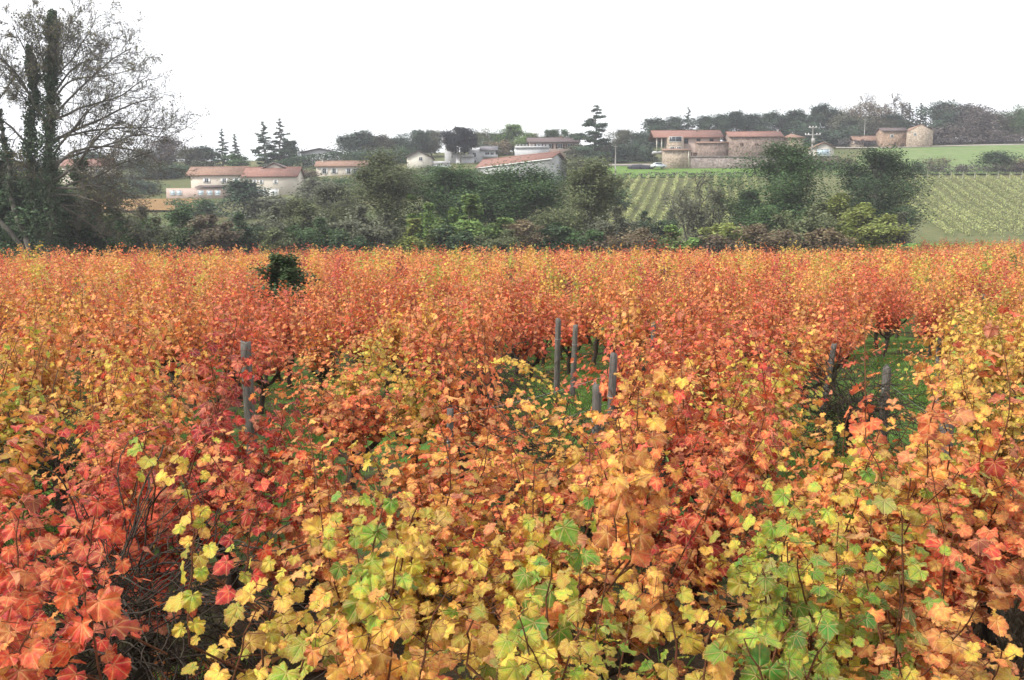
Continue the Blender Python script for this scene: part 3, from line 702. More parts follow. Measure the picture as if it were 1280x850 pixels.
# ------------------------------------------------------------------ trees
def tree_parts(kind, seed, h, wid, leaf, n_leaf, base=.12):
    """returns trunk MB and crown MB; unit metres; h height, wid crown width"""
    r = np.random.RandomState(seed); tr = MB(); cr = MB()
    rad = wid/2; clumps = []
    lean = r.normal(0, .03, 2)
    conif = kind in ('spruce', 'cedar')
    nst = {'bush': 5, 'bare': 6, 'oval': 1, 'round': 1, 'spruce': 1, 'cedar': 1, 'pine': 1, 'slim': 2, 'spiky': 4}[kind]
    for s in range(nst):
        off = r.normal(0, rad*.22, 2) if nst > 1 else np.zeros(2)
        hh = h*(1 if s == 0 else r.uniform(.6, .95)); n = 9
        tip = off*(1.8 if nst > 1 else 1)+lean*hh
        st = np.array([[off[0]*.3+(tip[0]-off[0]*.3)*t+r.normal(0, .012)*hh*(t > 0), off[1]*.3+(tip[1]-off[1]*.3)*t+r.normal(0, .012)*hh*(t > 0), -.4+(hh*.96+.4)*t] for t in np.linspace(0, 1, n)])
        r0 = h*(.022 if nst == 1 else .011); tr.tube(st, np.linspace(r0, r0*.12, n), 6, False)
        nl = int({'bush': 13, 'bare': 16, 'oval': 34, 'round': 36, 'spruce': 54, 'cedar': 40, 'pine': 20, 'slim': 18, 'spiky': 10}[kind])
        for i in range(nl):
            t = {'bush': r.uniform(.04, 1), 'bare': r.uniform(.1, 1), 'oval': r.uniform(base, 1), 'round': r.uniform(base, 1), 'spruce': r.uniform(.08, 1), 'cedar': r.uniform(.2, 1), 'pine': r.uniform(.45, 1), 'slim': r.uniform(.08, 1), 'spiky': r.uniform(.08, 1)}[kind]
            if conif: t = .06+.94*(i+r.rand())/nl
            p = np.array([np.interp(t, np.linspace(0, 1, n), st[:, k]) for k in range(3)]); b = r.uniform(0, 6.28)
            if kind in ('oval', 'slim'): L = rad*(math.sin(math.pi*min(1, .12+.80*t))**.7)*r.uniform(.6, 1.1); el = R(22+48*t)
            elif kind == 'round': L = rad*(math.sin(math.pi*min(1, .18+.72*t))**.55)*r.uniform(.65, 1.1); el = R(15+58*t)
            elif kind == 'bush': L = rad*.75*(math.sin(math.pi*min(1, .25+.70*t))**.6)*r.uniform(.5, 1.1); el = R(10+60*t)
            elif kind == 'spiky': L = rad*.75*(1.05-t)*r.uniform(.6, 1.2); el = R(48)
            elif kind == 'bare': L = rad*(.35+.6*math.sin(math.pi*t))*r.uniform(.6, 1.1); el = R(48+25*t)
            elif kind == 'spruce': L = rad*(1.02-t)*r.uniform(.4, 1.15); el = R(-12+24*t)
            elif kind == 'cedar': L = rad*(1.04-t)*r.uniform(.45, 1.1); el = R(-4+14*t)
            elif kind == 'pine': L = rad*math.sin(math.pi*min(1, .1+.84*(t-.4)/.6))**.5*r.uniform(.7, 1.05); el = R(35*(t-.3))
            d = np.array([math.cos(b)*math.cos(el), math.sin(b)*math.cos(el), math.sin(el)])
            m = 6; bp = [p]; dd = d.copy()
            for q in range(m):
                dd = dd+r.normal(0, .13, 3)+np.array([0, 0, (.05 if not conif else -.02)]); dd /= np.linalg.norm(dd); bp.append(bp[-1]+dd*L/m)
            bp = np.array(bp); tr.tube(bp, np.linspace(r0*.38, r0*.06, m+1), 4, False)
            for q in range(4 if conif else 5):
                u = r.uniform(.3, 1); c = np.array([np.interp(u*m, range(m+1), bp[:, k]) for k in range(3)])
                d2 = d+r.normal(0, .7, 3)*(np.array([1, 1, .25]) if conif else 1); d2 /= np.linalg.norm(d2); L2 = L*r.uniform(.14, .34)
                e = c+d2*L2; tr.tube(np.array([c, (c+e)/2+r.normal(0, .03, 3)*L, e]), [r0*.12, r0*.08, r0*.04], 3, False)
                clumps.append((e, L2)); clumps.append(((c+e)/2, L2))
                if kind == 'bare':
                    for z in range(7):
                        d3 = d2+r.normal(0, .5, 3)+np.array([0, 0, .4]); d3 /= np.linalg.norm(d3); f = c+(e-c)*r.rand()
                        tr.tube(np.array([f, f+d3*L2*r.uniform(.8, 1.6)]), [r0*.07, r0*.04], 3, False)
            clumps.append((bp[-1], L*.2))
    cl = np.array([c for c, _ in clumps]); ls = np.array([l for _, l in clumps])
    w = r.uniform(.3, 1.7, len(cl))*(ls if conif else 1); w /= w.sum()
    idx = r.choice(len(cl), n_leaf, p=w)
    cw = r.rand(len(cl))
    sig = (np.clip(ls[idx], .25*rad*.2, rad*.26)*.62+leaf*.5)[:, None]
    off = np.clip(r.normal(0, 1, (n_leaf, 3)), -1.5, 1.5)*sig*(np.array([.8, .8, .2]) if kind == 'spruce' else np.array([1, 1, .28]) if conif else np.array([1, 1, .95]))
    P = cl[idx]+off; P[:, 2] = np.maximum(P[:, 2], .05)
    cen = np.array([0, 0, h*.5]); N = (P-cen)/(np.linalg.norm(P-cen, axis=1)[:, None]+.1)*.7+np.array([0, 0, .5])+r.normal(0, .6, (n_leaf, 3))
    scatter(cr, LL, P, N, r.normal(0, 1, (n_leaf, 3)), leaf*r.uniform(.6, 1.35, n_leaf), np.clip(cw[idx]*.7+r.rand(n_leaf)*.35, 0, 1), np.clip(cw[idx]*.7+r.rand(n_leaf)*.3, 0, 1), r)
    return tr, cr
CACHE = {}
def tree_mesh(kind, var, size, dens=1.0, dims=(8, 8)):
    key = (kind, var, size, dens, int(round(math.log(dims[1]/dims[0])/.3)), int(round(math.log(dims[0])/.5)))
    if key not in CACHE:
        h0, w0 = {'oval': (10, 8), 'round': (8, 9), 'bush': (5, 6.5), 'bare': (7, 5.5), 'spruce': (11, 5), 'cedar': (12, 9), 'pine': (9, 8), 'slim': (9, 3.4), 'spiky': (7, 5)}[kind]
        leaf = {'close': .055, 'near': .155, 'far': .29}[size]; h, w = dims; nl = int(np.clip(h*w*{'close': 4200, 'near': 330, 'far': 95}[size], 900, 42000))
        if kind == 'bare': nl = int(nl*.16)
        if kind == 'oval': nl = int(nl*1.4)
        if kind in ('cedar', 'spruce'): nl = int(nl*1.1); leaf *= .72
        if kind == 'pine': nl = int(nl*1.7)
        t, c = tree_parts(kind, hash_(kind)+var*17, h, w, leaf, int(nl*dens))
        zmax = np.percentile(np.concatenate([v[:, 2] for v in c.v]), 98.5); xw = np.percentile(np.concatenate([v[:, 0] for v in c.v]), 98)-np.percentile(np.concatenate([v[:, 0] for v in c.v]), 2)
        CACHE[key] = (t.mesh('trunk', M['bark'], True), c.mesh('crown', M['fol']), zmax, xw)
    return CACHE[key]
def hash_(s): return sum(ord(c)*(i+3) for i, c in enumerate(s)) % 1000
def tree(px, ytop, wpx, Y, kind, col, label, name=None, cat=None, group=None, var=None, dens=1.0, sink=0.0):
    x = at(px, 300, Y)[0]; g = tz(x, Y)-sink; top = at(px, ytop, Y)[2]; h = max(1.0, top-g); w = wpx/F*Y
    size = 'close' if Y < 40 else 'near' if Y < 160 else 'far'
    if var is None: var = int(rs.randint(2))
    tm, cm, mh, mw = tree_mesh(kind, var, size, dens, (h, w))
    nm = name or {'bush': 'shrub', 'bare': 'bare_shrub', 'spiky': 'shrub', 'spruce': 'spruce_tree', 'cedar': 'cedar_tree', 'pine': 'pine_tree'}.get(kind, 'broadleaf_tree')
    ct = cat or ('shrub' if kind in ('bush', 'bare', 'spiky') else 'tree')
    o = thing(nm, (x, Y, g), label, ct, group, float(rs.uniform(-.6, .6) if kind != 'cedar' else 0))
    o.scale = (w/mw, w/mw, h/mh)
    link('trunk', tm, o)
    c = link('crown', cm, o); k = rs.uniform(.88, 1.12); c.color = (col[0]*k, col[1]*k, col[2]*k, 1)
    return o
DK = (.058, .098, .044); GR = (.078, .138, .050); OL = (.145, .170, .078); LG = (.18, .27, .075); YG = (.27, .31, .085)
BR = (.165, .13, .085); RB = (.20, .155, .09); BL = (.070, .114, .072); GB = (.145, .155, .10); PB = (.16, .135, .125)
HG = 'trees and shrubs of the hedgerow behind the vineyard'
HEDGE = [
 # px, top, width, Y, kind, colour, label
 (8, 196, 70, 84, 'bush', DK, 'dark evergreen bush at the left edge under the ivy tree'),
 (45, 225, 80, 81, 'bush', DK, 'low dark bush at the foot of the ivy covered tree'),
 (98, 205, 84, 86, 'bush', DK, 'wide dark bush right of the ivy covered trunk'),
 (140, 250, 66, 88, 'bush', GR, 'dull green bush under the drooping branches of the ivy tree'),
 (175, 262, 60, 93, 'bush', GB, 'brownish bush below the orange hillside strip'),
 (190, 275, 70, 98, 'bush', OL, 'olive shrub below the terrace of the long beige house'),
 (232, 262, 66, 108, 'bush', GR, 'green shrub in front of the orange hillside strip'),
 (262, 272, 60, 106, 'bush', BR, 'brown green shrub left of the dark hedge shrub'),
 (298, 270, 60, 110, 'bush', DK, 'dark shrub directly below the beige house'),
 (335, 262, 60, 118, 'bush', GB, 'greyish brown shrub under the garage doors of the beige house'),
 (345, 287, 46, 106, 'bush', OL, 'small olive shrub nearest the vineyard below the beige house'),
 (372, 252, 64, 122, 'round', OL, 'rounded olive tree right of the beige house'),
 (400, 276, 62, 108, 'bush', GR, 'green shrub between the rounded olive tree and the brown shrub'),
 (418, 235, 60, 138, 'round', GB, 'grey green tree behind the brown shrub'),
 (446, 262, 70, 112, 'bush', GB, 'brown grey shrub left of the tall olive tree'),
 (430, 292, 50, 104, 'bush', DK, 'small dark shrub at the vineyard edge below the brown shrub'),
 (482, 203, 106, 120, 'oval', OL, 'tall open olive tree left of centre'),
 (478, 270, 60, 108, 'bush', GB, 'purplish brown bush at the foot of the tall olive tree'),
 (520, 276, 52, 107, 'spiky', YG, 'bright yellow green bush right of the tall olive tree'),
 (545, 248, 50, 114, 'spiky', LG, 'pointed light green shrub behind the bright yellow green bush'),
 (562, 213, 94, 130, 'round', GR, 'dark green round tree between the olive tree and the large dark tree'),
 (598, 248, 86, 112, 'spiky', LG, 'broad light green pointed bush in front of the large dark tree'),
 (652, 211, 130, 128, 'round', GR, 'large dark green tree in front of the long red roof'),
 (612, 225, 76, 134, 'round', DK, 'dark green tree joined to the left of the large dark tree'),
 (655, 278, 56, 108, 'bush', RB, 'reddish brown bush below the large dark tree'),
 (690, 284, 46, 106, 'bush', DK, 'dark low bush right of the reddish brown bush'),
 (738, 210, 88, 118, 'oval', OL, 'tall olive tree left of the hillside vine rows'),
 (718, 282, 60, 106, 'spiky', GR, 'green bush at the foot of the tall olive tree by the vine rows'),
 (770, 262, 60, 112, 'bush', GB, 'grey brown bush right of the olive tree by the vine rows'),
 (800, 266, 34, 140, 'bush', DK, 'left one of two small dark bushes below the hillside rows'),
 (836, 264, 36, 140, 'bush', DK, 'right one of two small dark bushes below the hillside rows'),
 (800, 288, 70, 108, 'bush', RB, 'low rusty bush below the two small dark bushes'),
 (850, 284, 60, 109, 'spiky', LG, 'yellow green bush left of the bare grey thicket'),
 (877, 222, 66, 124, 'bare', GB, 'bare grey brown thicket in front of the hillside vine rows'),
 (905, 282, 70, 110, 'bush', YG, 'yellow green low bush at the foot of the bare thicket'),
 (972, 184, 112, 122, 'round', GR, 'largest rounded green tree right of the stone farm wall'),
 (935, 240, 40, 132, 'round', GR, 'small green tree leaning on the left of the largest rounded tree'),
 (950, 284, 80, 108, 'bush', RB, 'rusty brown bush below the largest rounded tree'),
 (1012, 258, 66, 112, 'bush', OL, 'olive brown bush below right of the largest rounded tree'),
 (1050, 246, 66, 118, 'bush', YG, 'tall yellow green bush between the two big trees'),
 (1094, 190, 98, 126, 'round', DK, 'big dark green tree beside the right hillside vineyard'),
 (1080, 262, 72, 110, 'bush', YG, 'pale yellow green bush under the big dark tree'),
 (1116, 268, 46, 112, 'bush', GB, 'grey brown bush at the right end of the hedgerow'),
 (1030, 288, 54, 107, 'bush', RB, 'rusty low bush under the olive brown bush'),
 (748, 296, 46, 105, 'bush', BR, 'small brown bush at the vineyard edge below the vine rows'),
 (895, 296, 50, 106, 'bush', BR, 'small brown bush at the vineyard edge below the bare thicket'),
 (560, 284, 60, 107, 'bush', DK, 'dark low bush between the two bright green bushes'),
 (630, 290, 50, 106, 'bush', OL, 'low olive bush beside the reddish brown bush'),
]
for h_ in HEDGE: tree(*h_, group=HG, dens=1.7 if h_[0] < 150 else 1.0)
MG = 'trees on the hillside below the houses'
MIDT = [
 (305, 226, 50, 185, 'round', BL, 'dark rounded tree in front of the beige house'),
 (255, 250, 50, 190, 'bush', GR, 'green bush left of the dark tree below the beige house'),
 (345, 246, 60, 185, 'bush', GB, 'brownish bush under the right end of the beige house'),
 (395, 225, 46, 205, 'bush', GB, 'brownish shrub right of the beige house gable'),
 (378, 212, 44, 235, 'bush', BR, 'brown shrub between the beige house and the low house'),
 (420, 222, 60, 215, 'round', GR, 'green tree below the low house'),
 (460, 212, 46, 225, 'round', BL, 'dark green tree right of the low house'),
 (500, 212, 56, 215, 'round', OL, 'olive tree below the cream gabled house'),
 (540, 208, 50, 225, 'round', GR, 'green tree under the terrace of the cream gabled house'),
 (580, 212, 56, 215, 'round', GR, 'green tree left of the long red roof'),
 (725, 198, 50, 235, 'round', OL, 'olive tree right of the white gable of the long roof'),
 (760, 236, 50, 190, 'bush', GR, 'green bush left of the first hillside vine row'),
 (756, 182, 44, 275, 'bush', GB, 'grey brown thicket below the tiered cedar'),
 (785, 180, 44, 275, 'bush', BL, 'dark blue green bush below the farm porch'),
 (806, 184, 34, 272, 'bush', BL, 'dark bush beside the farm porch terrace'),
 (722, 182, 36, 275, 'bush', GB, 'greyish thicket right of the pink house'),
 (610, 182, 26, 300, 'bush', BL, 'dark bush left of the white parapet'),
 (1050, 198, 40, 250, 'bush', RB, 'rusty bush on the bank right of the cream garage'),
 (1020, 200, 40, 250, 'bush', BR, 'brown bush under the cream garage'),
 (1238, 190, 42, 242, 'round', DK, 'dark round bush on the pasture above the right vine rows'),
 (1262, 197, 24, 242, 'bare', RB, 'thin reddish bush right of the dark round bush'),
 (1166, 197, 34, 242, 'bare', BR, 'leafless brown bush on the pasture left of the round bush'),
 (1142, 203, 14, 240, 'bush', DK, 'small dark bush beside the big hedgerow tree on the pasture'),
 (1200, 205, 26, 241, 'bare', PB, 'low leafless bush between the brown bush and the dark round bush'),
 (1275, 200, 20, 241, 'bush', BR, 'small brown bush at the right edge of the pasture'),
]
for h_ in MIDT: tree(*h_, group=MG)
SG = 'trees on the skyline'
SKY = [
 (180, 226, 44, 232, 'bush', BL, 'dark bushes left of the pinkish annex of the beige house'),
 (150, 234, 50, 222, 'bush', GR, 'green bushes on the slope right under the drooping branches'),
 (118, 190, 60, 292, 'round', BL, 'dark skyline tree beside the red roofed house behind the ivy tree'),
 (182, 186, 50, 288, 'round', GB, 'dull green tree left of the reddish brown rounded tree'),
 (196, 206, 56, 262, 'bush', BL, 'dark thicket on the slope left of the beige house'),
 (160, 216, 60, 255, 'bush', GB, 'brownish thicket on the slope behind the drooping branches'),
 (225, 206, 44, 268, 'bush', GR, 'green thicket touching the left end of the beige house'),
 (128, 222, 50, 240, 'bush', BL, 'dark bushes below the red roofed house'),
 (20, 200, 90, 270, 'round', BL, 'dark tree behind the ivy tree at the left edge'),
 (150, 200, 60, 300, 'round', BL, 'dark skyline tree behind the drooping branches of the ivy tree'),
 (212, 173, 42, 290, 'round', PB, 'reddish brown rounded tree left of the beige house'),
 (240, 186, 34, 285, 'round', GB, 'dull tree behind the left end of the beige house'),
 (258, 184, 36, 290, 'round', BL, 'dark green skyline tree above the left end of the beige house'),
 (282, 167, 24, 270, 'spruce', BL, 'thin spruce above the middle of the beige house'),
 (298, 173, 20, 272, 'spruce', BL, 'sparse thin spruce right of the first thin spruce'),
 (300, 194, 30, 268, 'bush', GR, 'green bush behind the roof of the beige house'),
 (334, 159, 34, 275, 'spruce', BL, 'left one of the tall spruce pair above the beige house'),
 (353, 155, 38, 277, 'spruce', BL, 'right one of the tall spruce pair above the beige house'),
 (368, 177, 22, 285, 'oval', BL, 'pointed dark tree beside the tall spruce pair'),
 (438, 170, 38, 300, 'round', BL, 'dark tree at the right end of the clipped bank hedge'),
 (456, 165, 38, 305, 'round', BL, 'rounded dark tree above the clipped bank hedge'),
 (478, 170, 36, 305, 'round', GB, 'dull green tree left of the cream gabled house'),
 (500, 172, 36, 310, 'oval', BL, 'dark tree behind the cream gabled house'),
 (522, 164, 38, 305, 'round', BL, 'rounded tree above the cream gabled house'),
 (540, 164, 34, 310, 'round', GB, 'grey green tree left of the narrow white house'),
 (470, 190, 60, 285, 'bush', BL, 'dark thicket below the skyline left of the cream gabled house'),
 (500, 186, 40, 285, 'bush', GR, 'green thicket beside the cream gabled house'),
 (577, 160, 37, 272, 'pine', (.026, .036, .036), 'dense dark umbrella pine beside the narrow white house'),
 (600, 165, 32, 320, 'oval', OL, 'thin olive tree right of the umbrella pine'),
 (622, 166, 30, 318, 'oval', GR, 'green tree left of the tall pale green tree'),
 (642, 157, 34, 318, 'oval', LG, 'tall pale green tree left of the pink house'),
 (628, 176, 30, 310, 'bush', RB, 'rusty bush below the tall pale green tree'),
 (664, 168, 30, 325, 'oval', OL, 'thin tree behind the left end of the pink house'),
 (690, 163, 28, 328, 'oval', GR, 'small tree above the roof of the pink house'),
 (712, 164, 24, 328, 'slim', GR, 'narrow tree above the right end of the pink house roof'),
 (743, 137, 58, 270, 'cedar', BL, 'tall tiered cedar right of the pink house'),
 (775, 163, 32, 315, 'round', GB, 'dull tree right of the tiered cedar'),
 (795, 166, 30, 315, 'round', BL, 'dark tree left of the stone farmhouse'),
 (816, 149, 36, 330, 'round', BL, 'first ridge tree left of the stone farmhouse roof'),
 (838, 147, 34, 332, 'round', BL, 'ridge tree over the left half of the farmhouse roof'),
 (858, 139, 22, 334, 'spruce', BL, 'pointed ridge tree over the farmhouse roof'),
 (876, 146, 34, 332, 'round', BL, 'ridge tree over the right half of the farmhouse roof'),
 (896, 144, 34, 334, 'round', BL, 'ridge tree over the right end of the farmhouse roof'),
 (916, 141, 34, 334, 'round', BL, 'ridge tree over the left end of the long barn'),
 (936, 144, 34, 336, 'round', BL, 'ridge tree over the middle of the long barn'),
 (956, 142, 32, 334, 'oval', BL, 'ridge tree over the right part of the long barn'),
 (974, 145, 30, 336, 'round', BL, 'ridge tree over the junction of the two barns'),
 (990, 139, 34, 334, 'round', BL, 'ridge tree over the small barn'),
 (1018, 133, 34, 336, 'oval', BL, 'tall ridge tree behind the electricity pole'),
 (1002, 148, 30, 330, 'bush', BL, 'low dark ridge tree between the small barn and the pole'),
 (1040, 139, 40, 334, 'round', GB, 'grey green ridge tree above the cream garage'),
 (1060, 150, 34, 330, 'round', BL, 'dark ridge tree left of the bare pinkish tree'),
 (1078, 123, 48, 335, 'bare', RB, 'bare pinkish brown tree above the open shed'),
 (1082, 146, 50, 330, 'round', GB, 'grey green tree behind the open shed'),
 (1114, 121, 34, 336, 'bare', BR, 'thin leafless tree behind the ochre stone house'),
 (1110, 145, 36, 332, 'round', BL, 'dark tree behind the gap between shed and stone house'),
 (1128, 134, 20, 334, 'spruce', BL, 'pointed dark tree above the ochre stone house'),
 (1143, 134, 20, 334, 'spruce', BL, 'pointed dark tree above the gable of the ochre stone house'),
 (1168, 129, 50, 334, 'round', BL, 'large dark round tree right of the ochre stone house'),
 (1202, 132, 60, 330, 'round', PB, 'wide purplish brown tree right of the large dark tree'),
 (1226, 142, 44, 332, 'round', GB, 'dull tree right of the wide purplish brown tree'),
 (1175, 160, 50, 322, 'bush', PB, 'purplish thicket touching the ochre stone house'),
 (1215, 163, 50, 322, 'bush', PB, 'purplish thicket below the wide purplish brown tree'),
 (1246, 150, 34, 330, 'bush', OL, 'olive bush filling the dip in the skyline at right'),
 (1266, 139, 44, 328, 'round', GR, 'rounded green tree near the right edge of the skyline'),
 (1290, 130, 54, 330, 'round', GR, 'tall green tree cut by the right edge of the picture'),
 (1250, 168, 50, 320, 'bush', PB, 'purplish thicket under the rounded green tree at right'),
 (820, 160, 40, 322, 'bush', BL, 'dark undergrowth behind the farm porch'),
 (1005, 162, 44, 322, 'bush', BL, 'dark undergrowth behind the small barn'),
 (1045, 164, 50, 322, 'bush', BL, 'dark undergrowth behind the cream garage'),
]
for h_ in SKY: tree(*h_, group=SG)
tree(350, 322, 62, 24, 'round', (.075, .12, .05), 'dark green bush growing alone among the red vines', var=1)

# hedges as leafy boxes following the ground
def hedge(pts, h, w, col, name, label, leaf=.35, dens=22, base=0, topf=None):
    """pts list of (px, Y)"""
    r = np.random.RandomState(int(pts[0][0])); P = []
    A = np.array([((p-640)/F*Y, Y) for p, Y in pts]); seg = np.linalg.norm(np.diff(A, axis=0), axis=1); cum = np.concatenate([[0], np.cumsum(seg)]); L = cum[-1]
    n = int(L*dens); s = r.uniform(0, L, n)
    x = np.interp(s, cum, A[:, 0]); Y = np.interp(s, cum, A[:, 1]); hh = h*(1+.10*np.sin(s*.9)+.07*np.sin(s*2.3+1)) if topf is None else topf(x, Y)
    y = Y+r.uniform(-w/2, w/2, n); z = hh*r.rand(n)**.6
    x0, y0 = A[0]; g0 = tz(x0, y0)
    P = np.stack([x, y, terr(x, y)+z], 1)-np.array([x0, y0, g0])
    m = MB(); scatter(m, LL, P, np.array([[0, -.6, .7]])+r.normal(0, .5, (n, 3)), r.normal(0, 1, (n, 3)), leaf*r.uniform(.6, 1.3, n), r.uniform(.1, .8, n), r.rand(n), r)
    o = thing(name, (x0, y0, g0), label, 'hedge'); c = m.obj('foliage', M['fol'], o); c.color = (*col, 1)
    for q in np.linspace(0, L, max(3, min(30, int(L/3)))):
        xx, yy = np.interp(q, cum, A[:, 0]), np.interp(q, cum, A[:, 1]); zz = tz(xx, yy)
        st = MB(); st.tube(np.array([[xx, yy, zz-.2], [xx+.1, yy, zz+h*.4], [xx, yy, zz+h*.75]])-np.array([x0, y0, g0]), [.05, .04, .02], 4, False); st.obj('stem', M['bark'], o)
    return o
hedge([(1128, 236), (1420, 236)], 2.6, 1.6, (.075, .06, .055), 'hedge', 'dark purplish hedge along the top of the right vine rows', .32, 34)
hedge([(775, 234), (950, 234)], 1.2, 1.0, (.055, .06, .045), 'hedge', 'thin dark hedge along the top of the middle vine rows', .3, 22)
def banktop(x, Y):
    px = 640+F*x/Y; yt = np.interp(px, [330, 375, 420, 475], [207, 195, 190, 192]); z = np.array([at(640, a, b)[2] for a, b in zip(yt, Y)])
    return np.maximum(z-terr(x, Y), .5)
hedge([(338, 262), (478, 262)], 3.2, 2.4, (.036, .07, .032), 'hedge', 'tall clipped dark green hedge on the bank above the low house', .36, 120, topf=banktop)
hedge([(1040, 310), (1420, 310)], 2.6, 2.4, (.09, .075, .075), 'hedge', 'purplish bramble hedge at the foot of the skyline trees on the right', .45, 16)
hedge([(780, 266), (826, 266)], 1.6, 1.2, (.04, .06, .04), 'hedge', 'short dark hedge beside the farm porch', .3, 22)
hedge([(210, 205), (330, 205)], 1.6, 1.4, (.06, .09, .04), 'hedge', 'green hedge under the terrace of the beige house', .3, 30)

# hillside vine rows
def vine_row(xt, Yb, label, group, seed, Yt=229):
    r = np.random.RandomState(seed); o = thing('vine_row', (xt, Yt, tz(xt, Yt)), label, 'vine row', group)
    org = np.array([xt, Yt, tz(xt, Yt)]); n = int((Yt-Yb)*38); Y = r.uniform(Yb, Yt, n); x = xt-.23*(Yt-Y)+r.normal(0, .19, n)
    dens = .5+.5*np.sin(Y*1.1+seed)*np.sin(Y*.37+seed*2); k = r.rand(n) < .62+.38*dens; x, Y = x[k], Y[k]; n = len(x)
    z = terr(x, Y)+r.uniform(.2, 1.45, n)
    m = MB(); scatter(m, LL, np.stack([x, Y, z], 1)-org, np.array([[0, -.4, .8]])+r.normal(0, .5, (n, 3)), r.normal(0, 1, (n, 3)), r.uniform(.14, .30, n), r.uniform(.1, .8, n), r.rand(n), r)
    c = m.obj('foliage', M['fol'], o); k = r.uniform(.88, 1.12); c.color = (.30*k, .325*k, .135*k, 1)
    p = MB(); p.tube([[0, .4, -.2], [0, .2, 1.0], [0, .0, 2.1]], [.13, .12, .1], 6); p.obj('end_post', M['postw'], o)
    for yy in np.arange(Yb+4, Yt, 8.):
        xx = xt-.23*(Yt-yy); zz = tz(xx, yy); q = MB(); q.tube(np.array([[xx, yy, zz-.1], [xx, yy, zz+1.5]])-org, .05, 4); q.obj('line_stake', M['post'], o)
for i in range(16): vine_row(25+i*2.45, 158, 'pale green vine row, %s from the left in the middle hillside plot' % ORD[i], 'vine rows of the middle hillside plot', 40+i)
for i in range(25): vine_row(94+i*3.0, 157, 'yellow green vine row, %s from the left in the right hillside plot' % ORD[i], 'vine rows of the right hillside plot', 80+i)
r = np.random.RandomState(4)

